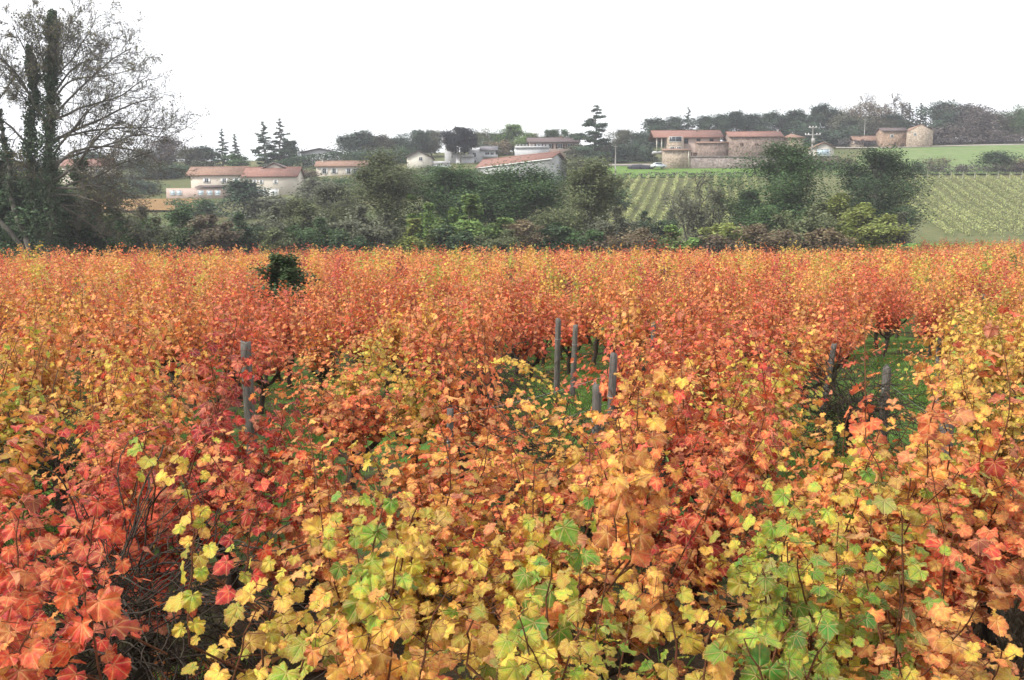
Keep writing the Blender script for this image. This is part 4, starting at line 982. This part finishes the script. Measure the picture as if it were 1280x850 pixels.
# ------------------------------------------------------------------ the ivy covered tree on the left
def ivy_tree():
    r = np.random.RandomState(12); Y = 78.0; x0, _, _ = at(60, 300, Y); g = tz(x0, Y)
    o = thing('ivy_covered_tree', (x0, Y, g), 'large leafless tree with ivy climbing its trunks on the left', 'tree')
    tr = MB(); tw = MB(); lf = []; ivy = []
    def P(px, py, dy=0): q = at(px, py, Y+dy); return np.array([q[0]-x0, q[1]-Y, q[2]-g])
    def path(pts, n): 
        pts = np.array(pts); t = np.linspace(0, len(pts)-1, n); q = np.stack([np.interp(t, range(len(pts)), pts[:, k]) for k in range(3)], 1)
        for _ in range(2): q[1:-1] = (q[:-2]+q[2:]+2*q[1:-1])/4
        return q
    base = P(60, 330)
    stems = [([base, P(64, 240), P(62, 150), P(66, 80), P(66, 18)], .42, .05, 1.0), ([base+np.array([-.5, .3, 0]), P(40, 240), P(38, 170), P(44, 110), P(36, 60)], .3, .05, .8),
             ([base+np.array([-.9, -.3, 0]), P(14, 250), P(8, 190), P(-4, 120), P(-10, 60)], .28, .05, .35), ([base+np.array([-1.2, .3, 0]), P(-30, 240), P(-60, 170), P(-80, 100)], .25, .05, .2)]
    limbs = []
    for pts, ra, rb, iv in stems:
        q = path(pts, 26); q[1:-1] += r.normal(0, .06, (24, 3)); tr.tube(q, np.linspace(ra, rb, 26), 8, False)
        if iv > .3:
            for i in range(26):
                t = i/25; ra_ = (1.35-.85*t)*iv*.92
                if r.rand() < .93: ivy.append((q[i], ra_, int(680*iv*(1.25-.6*t))))
        limbs.append(q)
    def branch(p, d, L, rad, lev):
        n = max(4, int(L/.55)); pts = [p]; d = d/np.linalg.norm(d)
        grav = {0: -.035, 1: .0, 2: .02, 3: .0}[lev]
        for i in range(n):
            d = d+r.normal(0, .10+.03*lev, 3)+np.array([0, 0, grav]); d /= np.linalg.norm(d); pts.append(pts[-1]+d*L/n)
        pts = np.array(pts); (tr if lev == 0 else tw).tube(pts, np.linspace(rad, max(rad*.3, .012), n+1), 5 if lev == 0 else 3, False)
        if lev < 3:
            for i in range({0: 15, 1: 8, 2: 5}[lev]):
                t = r.uniform(.18, 1); c = np.array([np.interp(t*n, range(n+1), pts[:, k]) for k in range(3)])
                side = r.normal(0, 1, 3); side -= d*(side@d); side /= np.linalg.norm(side)
                dd = d*.75+side*.75+np.array([0, 0, .18]); branch(c, dd, L*r.uniform(.28, .5)*(1.1-.35*t), max(rad*.42*(1-.4*t), .014), lev+1)
        else:
            for _ in range(1): 
                if r.rand() < .55: lf.append(pts[-1]+r.normal(0, .06, 3))
    # limbs: start (px,py), heading, length
    for (sx, sy, ex, ey, rad) in [(66, 150, 196, 118, .12), (66, 175, 206, 150, .12), (66, 125, 160, 62, .1), (66, 100, 130, 30, .08), (66, 205, 212, 176, .12), (64, 245, 180, 236, .1), (62, 255, 145, 262, .09), (60, 235, 20, 200, .1), (40, 140, 10, 90, .08), (66, 110, 40, 30, .08), (68, 225, 190, 205, .16), (68, 210, 175, 150, .15), (66, 180, 178, 95, .14), (66, 150, 150, 50, .12), (66, 120, 120, 30, .1), (66, 95, 95, 18, .08), (68, 235, 170, 255, .12),
                                  (66, 240, 200, 222, .12), (62, 200, 140, 120, .12), (60, 160, 10, 60, .12), (60, 130, 25, 20, .1), (40, 190, -20, 120, .12), (40, 210, -30, 190, .12), (64, 250, 150, 290, .1),
                                  (8, 180, -50, 80, .1), (38, 120, 0, 40, .1), (44, 110, 62, 30, .08), (36, 80, 20, 20, .07), (66, 60, 50, 14, .05), (66, 70, 88, 40, .06), (-60, 170, -130, 90, .1), (-4, 130, 20, 50, .08)]:
        dy = r.uniform(-3, 3); a, b = P(sx, sy), P(ex, ey, dy); L = np.linalg.norm(b-a)
        branch(a, (b-a)/L+np.array([0, 0, .18]), L*1.02, rad, 0)
    tr.obj('trunk', M['bark'], o, True); t2 = tw.obj('branches', M['bark'], o)
    n = len(lf); lf = np.array(lf); m = MB()
    lf = lf+r.normal(0, .1, (n, 3)); n = len(lf)
    scatter(m, LL, lf, r.normal(0, 1, (n, 3)), r.normal(0, 1, (n, 3)), r.uniform(.07, .15, n), r.uniform(.3, 1, n), r.rand(n), r)
    c = m.obj('sparse_leaves', M['fol'], o); c.color = (.15, .14, .07, 1)
    m = MB(); PP = []
    for c_, rad, cnt in ivy:
        q = r.normal(0, 1, (cnt, 3)); q /= np.linalg.norm(q, axis=1)[:, None]; q *= (rad*r.uniform(.25, 1.15, cnt)*(1+.35*np.sin(c_[2]*1.9)))[:, None]; q[:, 2] *= 1.1; PP.append(c_+q)
    PP = np.vstack(PP); n = len(PP)
    scatter(m, LL, PP, r.normal(0, .7, (n, 3))+np.array([0, -.3, .4]), r.normal(0, 1, (n, 3)), r.uniform(.09, .19, n), r.uniform(0, .85, n), r.rand(n), r)
    c = m.obj('ivy', M['fol'], o); c.color = (.068, .105, .055, 1); c['label'] = 'dark green ivy sleeve round the trunks'
    print('ivy tree', tw.n, n)
ivy_tree()

# ------------------------------------------------------------------ houses
class House:
    def __init__(s, name, px, py, Y, label, cat='house', rz=0., group='houses and farm buildings on the hill'):
        x, _, z = at(px, py, Y); s.o = thing(name, (x, Y, z), label, cat, group, R(rz)); s.k = Y/F; s.Y = Y
    # all lengths in photo pixels at the house's distance, origin at px,py; x right, y back, z up
    def vol(s, x0, x1, d0, d1, z0, z1, mat, gable=None, rh=0, name='wall'):
        k = s.k; m = MB(); X0, X1, D0, D1, Z0, Z1, RH = [v*k for v in (x0, x1, d0, d1, z0-8, z1, rh)]
        if gable == 'x': m.prism([(D0, Z0), (D1, Z0), (D1, Z1), ((D0+D1)/2, Z1+RH), (D0, Z1)], X0, X1, 'x')      # ridge along x
        elif gable == 'y': m.prism([(X0, Z0), (X1, Z0), (X1, Z1), ((X0+X1)/2, Z1+RH), (X0, Z1)], D0, D1, 'y')    # gable faces camera
        elif gable == 'mono': m.prism([(D0, Z0), (D1, Z0), (D1, Z1+RH), (D0, Z1)], X0, X1, 'x')
        else: m.box(X0, X1, D0, D1, Z0, Z1)
        return m.obj(name, M[mat], s.o)
    def roof(s, x0, x1, d0, d1, z, rh, mat, gable='x', over=2.2, th=.22, parent=None):
        k = s.k; m = MB(); X0, X1, D0, D1, Z, RH, ov = [v*k for v in (x0-over, x1+over, d0, d1, z, rh, over)]
        if gable == 'x':
            c = (D0+D1)/2; sl = RH/(c-D0); e = ov; z0 = Z-sl*e+.06
            m.prism([(D0-e, z0), (c, Z+RH+.06), (D1+e, z0), (D1+e, z0+th), (c, Z+RH+.06+th), (D0-e, z0+th)], X0, X1, 'x')
        elif gable == 'y':
            X0o, X1o = X0, X1; c = (X0+X1)/2; sl = RH/((X1-X0)/2-ov); z0 = Z-sl*ov+.06
            m.prism([(X0o, z0), (c, Z+RH+.06), (X1o, z0), (X1o, z0+th), (c, Z+RH+.06+th), (X0o, z0+th)], D0-ov, D1+ov, 'y')
        elif gable == 'mono':
            sl = RH/(D1-D0); m.prism([(D0-ov, Z-sl*ov+.06), (D1, Z+RH+.06), (D1, Z+RH+.06+th), (D0-ov, Z-sl*ov+.06+th)], X0, X1, 'x')
        elif gable == 'hip':
            e = ov; A = [(X0, D0-e, Z), (X1, D0-e, Z), (X1, D1+e, Z), (X0, D1+e, Z)]; hw = (D1-D0)/2+e
            Rg = [(X0+hw*.9, (D0+D1)/2, Z+RH), (X1-hw*.9, (D0+D1)/2, Z+RH)]
            B = [(a, b, c-.02-th) for a, b, c in A]
            v = [(a, b, c+.1) for a, b, c in A]+[(a, b, c+.1) for a, b, c in Rg]+[(a, b, c+.1) for a, b, c in B]
            m.add(v, [np.array([(0, 1, 5, 4), (2, 3, 4, 5), (0, 6, 7, 1), (1, 7, 8, 2), (2, 8, 9, 3), (3, 9, 6, 0), (6, 9, 8, 7)]), np.array([(1, 2, 5), (3, 0, 4)])])
        ro = m.obj('roof', M[mat], s.o)
        # ridge cap
        if gable == 'x': rc = MB(); rc.tube([[X0, (D0+D1)/2, Z+RH+.06+th], [X1, (D0+D1)/2, Z+RH+.06+th]], .13, 6); rc.obj('ridge_tiles', M[mat], ro)
        return ro
    def win(s, x, z, w, h, d=0, glass='glass', frame='frame', shutters=None, name='window'):
        k = s.k; X, Z, W, Hh, D = x*k, z*k, w*k/2, h*k/2, d*k; t = .09
        f = MB()
        f.box(X-W-t, X-W, D-.07, D+.05, Z-Hh-t, Z+Hh+t); f.box(X+W, X+W+t, D-.07, D+.05, Z-Hh-t, Z+Hh+t)
        f.box(X-W, X+W, D-.07, D+.05, Z+Hh, Z+Hh+t); f.box(X-W, X+W, D-.10, D+.05, Z-Hh-t, Z-Hh)
        if name == 'window': f.box(X-.03, X+.03, D-.06, D-.03, Z-Hh, Z+Hh)
        fo = f.obj(name, M[frame], s.o)
        p = MB(); p.box(X-W, X+W, D-.025, D-.005, Z-Hh, Z+Hh); p.obj('pane' if glass == 'glass' else 'panel', M[glass], fo)
        if shutters:
            for sg in (-1, 1):
                q = MB(); a = X+sg*(W+t+.02); b = X+sg*(W+t+.02+W*.9); q.box(min(a, b), max(a, b), D-.06, D-.01, Z-Hh-t, Z+Hh+t); q.obj('shutter', M[shutters], fo)
    def chimney(s, x, d, z, h, w=2.4, mat='ochre'):
        k = s.k; m = MB(); m.box((x-w/2)*k, (x+w/2)*k, (d-w/2)*k, (d+w/2)*k, z*k, (z+h)*k); m.box((x-w*.7)*k, (x+w*.7)*k, (d-w*.7)*k, (d+w*.7)*k, (z+h)*k, (z+h+.6)*k); m.obj('chimney', M[mat], s.o)
    def box(s, name, mat, x0, x1, d0, d1, z0, z1):
        k = s.k; m = MB(); m.box(x0*k, x1*k, d0*k, d1*k, z0*k, z1*k); return m.obj(name, M[mat], s.o)

# long beige house (left)
h = House('beige_house', 300, 245, 222, 'long beige two storey house with red tiled roofs and white garage doors', rz=-2)
h.vol(5, 71, 0, 34, 0, 24, 'beige', 'x', 11); h.roof(5, 71, 0, 34, 24, 11, 'tile')
h.vol(-62, 5, 3, 36, 8, 26, 'beige', 'x', 10); h.roof(-66, 4, 3, 36, 26, 10, 'tileo')
h.vol(22, 56, 16, 60, 20, 33, 'beige', 'y', 8); h.roof(22, 56, 16, 60, 33, 8, 'tiled', 'y')
for x in (19, 27, 45): h.win(x, 17, 2.4, 4.5, 0, shutters='frame')
for x in (-5, -20, -42): h.win(x, 19, 4, 5, 3, shutters='frame')
for x in (27, 42): h.win(x, 4.5, 12, 7, 0, 'frame', 'frame', name='garage_door')
h.chimney(-2, 22, 32, 6)
h.vol(-88, -18, -10, 3, 0, 9, 'pink'); h.roof(-50, -18, -10, 3, 9.5, 2.5, 'tiled', 'mono', 1.5)
for x in (-80, -72, -45, -34, -24): h.win(x, 3.5, 6, 5, -10, 'shut', 'frame', name='door')
# low house behind
h = House('low_house', 430, 220, 250, 'low beige house with white windows below the clipped hedge')
h.vol(-34, 28, 0, 22, 0, 12, 'beige', 'x', 6); h.roof(-34, 28, 0, 22, 12, 6, 'tileo')
for x in (-24, -12, 6, 14, 21): h.win(x, 6, 4, 6, 0, shutters='frame')
h.chimney(-28, 10, 14, 6, 2, 'cream')
# grey roof behind the clipped hedge
h = House('grey_roofed_house', 400, 200, 285, 'grey roofed house showing only its gable above the clipped hedge')
h.vol(-22, 22, 0, 30, 0, 9, 'white', 'y', 4.5); h.roof(-22, 22, 0, 30, 9, 4.5, 'tileg', 'y', 3); h.win(-8, 5, 4, 4)
h.win(8, 5, 4, 4)
# house mostly behind the ivy tree
h = House('red_roofed_house', 105, 232, 250, 'red roofed house half hidden behind the branches of the ivy tree')
h.vol(-26, 30, 0, 26, 0, 24, 'beige', 'x', 8); h.roof(-26, 30, 0, 26, 24, 8, 'tile')
for x in (-14, 2, 18): h.win(x, 16, 4, 5, 0)
h.chimney(10, 13, 28, 6)
# cream gabled house
h = House('cream_house', 524, 210, 262, 'small cream gabled house with a terrace beside it')
h.vol(-15, 15, 0, 34, 0, 13, 'cream', 'y', 7); h.roof(-15, 15, 0, 34, 13, 7, 'tiled', 'y', 1.6); h.win(2, 11, 4, 4)
h.vol(16, 38, 2, 12, 0, 5, 'white'); h.box('parapet', 'white', 16, 38, 1.3, 1.9, 5.1, 8.5); h.win(24, 2.5, 4, 4, 2)
# narrow white house
h = House('white_house', 562, 205, 276, 'narrow tall white house with a dark roof beside the umbrella pine')
h.vol(-6, 8, 0, 20, 0, 26, 'white', 'x', 5); h.roof(-6, 8, 0, 20, 26, 5, 'tiled')
h.win(3, 20, 2.4, 4); h.win(3, 9, 2.4, 4)
h.vol(8.2, 30, -3, 14, 0, 9, 'white'); h.box('balcony', 'white', 9, 30, -6, -3.2, 8, 11)
# house with balcony
h = House('balcony_house', 604, 208, 278, 'white house with balconies and dark roof above the left end of the long red roof')
h.vol(-18, 15, 0, 22, 0, 19, 'white', 'x', 5); h.roof(-2, 16, 0, 22, 19.5, 5, 'tileg')
h.box('balcony', 'white', 0, 18, -7, -.2, 10, 13.5); h.win(5, 15.5, 5, 3, 0); h.win(11, 15.5, 4, 3, 0); h.win(5, 6, 5, 5, 0); h.win(-11, 14, 4, 5, 0)
h.win(-11, 5, 5, 5, 0)
# long red roof in perspective
h = House('long_barn', 650, 214, 232, 'long low barn with a red tiled roof sloping towards the left and a pale gable', 'barn', rz=0)
k = h.k
def P3(px, py, Y): q = at(px, py, Y); b = h.o.location; return (q[0]-b[0], q[1]-b[1], q[2]-b[2])
m = MB()
ridL, ridR = P3(603, 200, 256), P3(700, 189.5, 232); eaL, eaR = P3(594, 209, 250), P3(690, 196.5, 222); bkL, bkR = P3(612, 208, 262), P3(712, 204, 240)
th = (0, 0, -.3)
def dn(p, z=-.3): return (p[0], p[1], p[2]+z)
m.add([ridL, ridR, eaR, eaL, bkL, bkR]+[dn(p) for p in (ridL, ridR, eaR, eaL, bkL, bkR)],
      [np.array([(0, 1, 2, 3), (0, 4, 5, 1), (6, 9, 8, 7), (6, 7, 11, 10), (3, 2, 8, 9), (4, 10, 11, 5)]), np.array([(0, 3, 9, 6), (0, 6, 10, 4), (1, 7, 8, 2), (1, 5, 11, 7)])])
ro = m.obj('roof', M['tile'], h.o)
m = MB(); m.tube([dn(ridL, .05), dn(ridR, .05)], .16, 6); m.obj('ridge_tiles', M['tile'], ro)
def ins(p, c, f=.94): return tuple(c[i]+(p[i]-c[i])*f for i in range(3))
cen = tuple(sum(p[i] for p in (eaL, eaR, bkL, bkR))/4 for i in range(3))
A = [ins(p, cen) for p in (eaL, eaR, bkR, bkL)]; rl, rr = ins(ridL, cen), ins(ridR, cen)
m = MB(); B = [dn(p, -.5) for p in A]; Bo = [(p[0], p[1], p[2]-6) for p in A]
m.add(B+Bo+[dn(rl, -.6), dn(rr, -.6)], [np.array([(0, 1, 5, 4), (2, 3, 7, 6)]), np.array([(1, 9, 2, 6, 5)]), np.array([(3, 8, 0, 4, 7)])])
m.obj('wall', M['white'], h.o)
m = MB(); m.tube([dn(eaL, -.35), dn(eaR, -.35)], .14, 6); m.obj('gutter', M['frame'], h.o)
# pink house with parapet
h = House('pink_house', 682, 192, 285, 'wide pinkish house with a dark roof and a white crenellated parapet')
h.vol(-20, 40, 0, 30, 0, 14, 'pink', 'x', 6); h.roof(-20, 40, 0, 30, 14, 6, 'tiled', 'x', 3)
for x in (-8, 4, 18, 30): h.win(x, 9, 5.5, 5, 0, shutters='brown')
h.vol(-38, 4, -14, -1, 0, 5, 'white', name='terrace_wall')
k = h.k; m = MB(); m.box(-38*k, 4*k, -15*k, -14.2*k, 5*k, 7.5*k)
for x in np.arange(-37, 4, 4.2): m.box(x*k, (x+2.2)*k, -15*k, -14.2*k, 7.52*k, 9.2*k)
m.obj('parapet', M['white'], h.o)
h.chimney(20, 15, 17, 5)
# stone farm: every building its own thing
h = House('stone_farmhouse', 860, 207, 258, 'two storey stone farmhouse with a wide terracotta roof and four upper windows')
h.vol(-6, 40, 4, 40, 0, 35, 'pink', 'x', 9); h.roof(-40, 41, 4, 40, 35, 9, 'tile', 'x', 3)
h.vol(-26, -6, -1, 20, 0, 34, 'sand'); h.win(-16, 32, 15, 5.5, -1, 'glass', 'frame'); h.win(-20, 20.5, 5, 3.5, -1); h.win(-12, 20.5, 5, 3.5, -1)
for x in (-2, 13, 29): h.win(x, 30, 4, 5, 4, 'glass', 'brown')
h.win(3, 12, 5, 9, 4, 'brown', 'pink', name='door')
h.box('porch_floor', 'white', -42, -26.5, 4, 20, 15.5, 18); 
for x in (-39, -33): h.box('porch_post', 'cream', x, x+1.2, 3, 4.2, 18.1, 33.6)
h.chimney(14, 20, 42, 3)
h = House('tool_shed', 847, 208, 250, 'square sandy stone shed with tiled coping below the farmhouse', 'shed')
h.vol(-17, 16, 0, 16, 0, 19, 'sand', 'mono', 3); h.roof(-17, 16, 0, 16, 19, 3, 'tileo', 'mono', 1.6)
h.box('drainpipe', 'cream', 12.6, 13.6, -.9, -.1, 0, 19)
h = House('stone_annex', 893, 200, 256, 'low brown stone annex with a tiled top between farmhouse and long barn', 'annex')
h.vol(-21, 20, 0, 14, 0, 20, 'stone', 'mono', 3); h.roof(-21, 19, 0, 14, 20, 3, 'tileo', 'mono', 1.2); h.win(-24, 5, 4, 7, 0, 'brown', 'brown', name='door')
h = House('stone_barn', 945, 200, 255, 'long brown stone barn with a pale terracotta roof', 'barn')
h.vol(-33, 33, 0, 30, 0, 28, 'stone', 'x', 7); h.roof(-33, 32, 0, 30, 28, 7, 'tile', 'x', 1.4)
h.win(-18, 19, 3.5, 2.5, 0, 'brown', 'ochre'); h.win(0, 19, 4.5, 2, 0, 'brown', 'ochre'); h.win(-12, 4, 3.5, 3, 0, 'brown', 'ochre')
h.chimney(30, 15, 34, 4, 1.5, 'pole')
h = House('small_barn', 990, 200, 257, 'smaller stone barn with a hipped roof joined to the long barn', 'barn')
h.vol(-11, 13, 0, 26, 0, 27, 'sand'); h.roof(-10, 14, 0, 26, 27, 6, 'tileo', 'hip', 1.6); h.win(3, 18, 3, 3, 0, 'brown', 'ochre')
h = House('retaining_wall', 925, 209, 250, 'long grey stone retaining wall along the meadow under the barns', 'wall')
h.vol(-61, 120, 0, 4, 0, 12.5, 'greyst'); h.box('coping', 'greyst', -62, 121, -.8, 4.6, 12.6, 13.6)
h = House('cream_garage', 1030, 195, 270, 'small cream garage with a gabled roof and a pale blue door', 'garage')
h.vol(-13, 12, 0, 22, 0, 10, 'cream', 'y', 6); h.roof(-13, 12, 0, 22, 10, 6, 'tileo', 'y', 1.8); h.win(-1, 4.5, 15, 7, 0, 'shut', 'frame', name='garage_door')
h = House('open_shed', 1088, 185, 312, 'low open fronted shed with a grey brown roof', 'shed')
h.vol(-20, -8, 0, 16, 0, 9, 'sand'); h.vol(8, 19, 0, 16, 0, 9, 'sand'); h.vol(-8, 8, 12, 16, 0, 9, 'brown', name='back_wall'); h.roof(-20, 20, 0, 16, 9.4, 5, 'tileo', 'x', 2)
h.win(13, 4, 4, 5, 0, 'brown', 'cream'); h.box('beam', 'brown', -8, 8, 0, .9, 7.5, 9.3)
h = House('ochre_house', 1130, 186, 305, 'ochre stone house with a dark roofed wing and a plain pale gable')
h.vol(-25, 6, 4, 26, 0, 22, 'ochre', 'x', 4); h.roof(-25, 5, 4, 26, 22, 4, 'tiled', 'x', 1.6); h.win(-10, 6, 3, 5, 4, 'brown', 'ochre', name='door'); h.win(-1, 5, 5, 5, 4, 'brown', 'ochre', name='door'); h.win(-14, 16, 3, 3, 4)
h.vol(4, 33, -4, 26, 0, 21, 'sand', 'y', 7, name='gable_wing'); h.roof(4, 33, -3, 26, 21, 7, 'tileo', 'y', .6); h.win(11, 17, 2.4, 3, -4)

# poles
def pole(px, ybase, ytop, Y, label, arms=False, w=.14, mat='pole'):
    x, _, z = at(px, ybase, Y); _, _, zt = at(px, ytop, Y); o = thing('utility_pole', (x, Y, z), label, 'utility pole', 'utility poles on the hill'); hh = zt-z
    m = MB(); m.tube([[0, 0, -.5], [0, 0, hh*.5], [0, 0, hh]], [w*1.3, w*1.1, w*.85], 8); m.obj('shaft', M[mat], o)
    if arms:
        m = MB(); m.box(-2.2, 2.2, -.12, .12, hh-2.3, hh-2.05); m.box(-1.3, 1.3, -.12, .12, hh-.25, hh-.02); m.obj('crossarm', M['pole'], o)
        for xx in (-2.1, -1.2, 1.2, 2.1):
            m = MB(); m.tube([[xx, 0, hh-2.04], [xx, 0, hh-1.85], [xx, 0, hh-1.6]], [.1, .22, .1], 8); m.obj('insulator', M['frame'], o)
        for xx in (-.9, 0, .9):
            m = MB(); m.tube([[xx, 0, hh], [xx, 0, hh+.18], [xx, 0, hh+.4]], [.1, .2, .1], 8); m.obj('insulator', M['frame'], o)
        m = MB(); m.box(-.45, .45, -.75, -.2, hh-4.6, hh-3.2); m.obj('transformer', M['pole'], o)
    else:
        m = MB(); m.box(-.5, .5, -.06, .06, hh-.5, hh-.38); m.obj('crossarm', M['pole'], o)
pole(769, 226, 181, 232, 'plain grey concrete pole on the meadow left of the farm')
pole(1015, 196, 159, 262, 'electricity pole with crossarms and white insulators beside the cream garage', True, .22)
pole(1080, 182, 148, 318, 'tall pale pole behind the open shed')
pole(428, 244, 220, 215, 'short green grey pole below the low house')
# parked car and covered heap beside the shed
def car(px, py, Y, label):
    x, _, z = at(px, py, Y); o = thing('parked_car', (x, Y, z), label, 'car', None, R(12))
    m = MB(); m.prism([(-2.0, .3), (2.0, .3), (2.05, .75), (1.9, .95), (1.1, 1.02), (.55, 1.5), (-1.1, 1.52), (-1.75, 1.05), (-2.05, .95)], -.85, .85, 'y'); m.obj('body', M['carw'], o)
    for yy in (-.862, .862):
        m = MB(); m.prism([(.95, 1.03), (.5, 1.42), (-1.0, 1.44), (-1.5, 1.06)], yy-.01, yy+.01, 'y'); m.obj('window', M['glass'], o)
    for xx in (-1.3, 1.3):
        for yy in (-.85, .85):
            t = MB(); t.tube([[xx, yy-.1, .32], [xx, yy+.1, .32]], .32, 14); w_ = t.obj('wheel', M['tyre'], o)
            q = MB(); q.tube([[xx, yy-.12, .32], [xx, yy+.12, .32]], .17, 10); q.obj('rim', M['pole'], w_)
car(823, 210.5, 248, 'small white car parked left of the square stone shed')
def heap(px, py, Y, label):
    x, _, z = at(px, py, Y); r = np.random.RandomState(2); o = thing('covered_heap', (x, Y, z), label, 'covered heap')
    m = MB(); n = 24; k = 9; V = []
    for i in range(n):
        t = i/(n-1); hh = 1.25*math.sin(math.pi*min(1, .08+.9*t))**.5
        for j in range(k): a = math.pi*j/(k-1); V.append((-3.4+6.8*t, -1.2*math.cos(a), -.2+(hh+.15*r.rand())*math.sin(a)+.0))
    m.add(V, np.array([(i*k+j, (i+1)*k+j, (i+1)*k+j+1, i*k+j+1) for i in range(n-1) for j in range(k-1)])); m.obj('tarpaulin', M['tarp'], o, True)
    for xx in (-2.5, 0, 2.4):
        q = MB(); q.tube([[xx, -1.35, .0], [xx, -1.38, .22]], .2, 10); q.obj('tyre_weight', M['tyre'], o)
heap(800, 210.5, 250, 'long low heap under a dark tarpaulin left of the white car')

# ------------------------------------------------------------------ haze
m = MB(); m.box(-1100, 1100, -60, 1400, -20, 62)
hz, nt, out = newmat('haze_air'); g = G(nt); pv = g.n('ShaderNodeVolumePrincipled')
pv.inputs['Color'].default_value = (.93, .93, 1.0, 1); pv.inputs['Density'].default_value = .00045; pv.inputs['Anisotropy'].default_value = .3
g.l(pv.outputs[0], out.inputs['Volume'])
tag(m.obj('haze', hz), 'thin pale haze over the valley', 'haze', None, 'stuff')

# ------------------------------------------------------------------ light, sky, camera
w = bpy.data.worlds.new('World'); scene.world = w; w.use_nodes = True; nt = w.node_tree; nt.nodes.clear(); g = G(nt)
SUN_EL, SUN_AZ = R(40), R(248)      # azimuth measured clockwise from +Y
sky = g.n('ShaderNodeTexSky', sky_type='NISHITA'); sky.sun_disc = False; sky.sun_elevation = SUN_EL; sky.sun_rotation = SUN_AZ; sky.dust_density = 3
bg1 = g.n('ShaderNodeBackground'); g.l(sky.outputs[0], bg1.inputs[0]); bg1.inputs[1].default_value = .09
# an overcast, almost white cloud deck
tc = g.n('ShaderNodeTexCoord').outputs['Generated']; cn = g.noise(tc, 1.6, 5, .55)
bg2 = g.n('ShaderNodeBackground'); g.l(g.ramp(cn, [(.3, (.93, .95, 1.0)), (.7, (1.0, 1.0, 1.0))]), bg2.inputs[0]); bg2.inputs[1].default_value = 1.1
mx = g.n('ShaderNodeMixShader'); mx.inputs[0].default_value = .86; g.l(bg1.outputs[0], mx.inputs[1]); g.l(bg2.outputs[0], mx.inputs[2])
wo = g.n('ShaderNodeOutputWorld'); g.l(mx.outputs[0], wo.inputs[0])
L = bpy.data.lights.new('sun', 'SUN'); L.energy = 3.1; L.angle = R(10); L.color = (1, .96, .89)
so = link('sun', L)
from mathutils import Vector
sd = Vector((math.sin(SUN_AZ)*math.cos(SUN_EL), math.cos(SUN_AZ)*math.cos(SUN_EL), math.sin(SUN_EL)))
so.rotation_euler = sd.to_track_quat('Z', 'Y').to_euler()
cam = bpy.data.cameras.new('camera'); co = link('camera', cam); co.location = (0, 0, H); co.rotation_euler = (R(90)-PITCH, 0, 0)
cam.sensor_width = 36; cam.lens = 36*F/1280; cam.clip_end = 5000; cam.clip_start = .05
scene.camera = co
scene.view_settings.view_transform = 'Standard'; scene.view_settings.look = 'None'; scene.view_settings.exposure = .6; scene.view_settings.gamma = 1
cy = scene.cycles; cy.max_bounces = 6; cy.diffuse_bounces = 3; cy.glossy_bounces = 2; cy.transmission_bounces = 4; cy.volume_bounces = 0; cy.transparent_max_bounces = 4
cy.use_denoising = True; cy.caustics_reflective = False; cy.caustics_refractive = False; cy.use_adaptive_sampling = True; cy.adaptive_threshold = .02
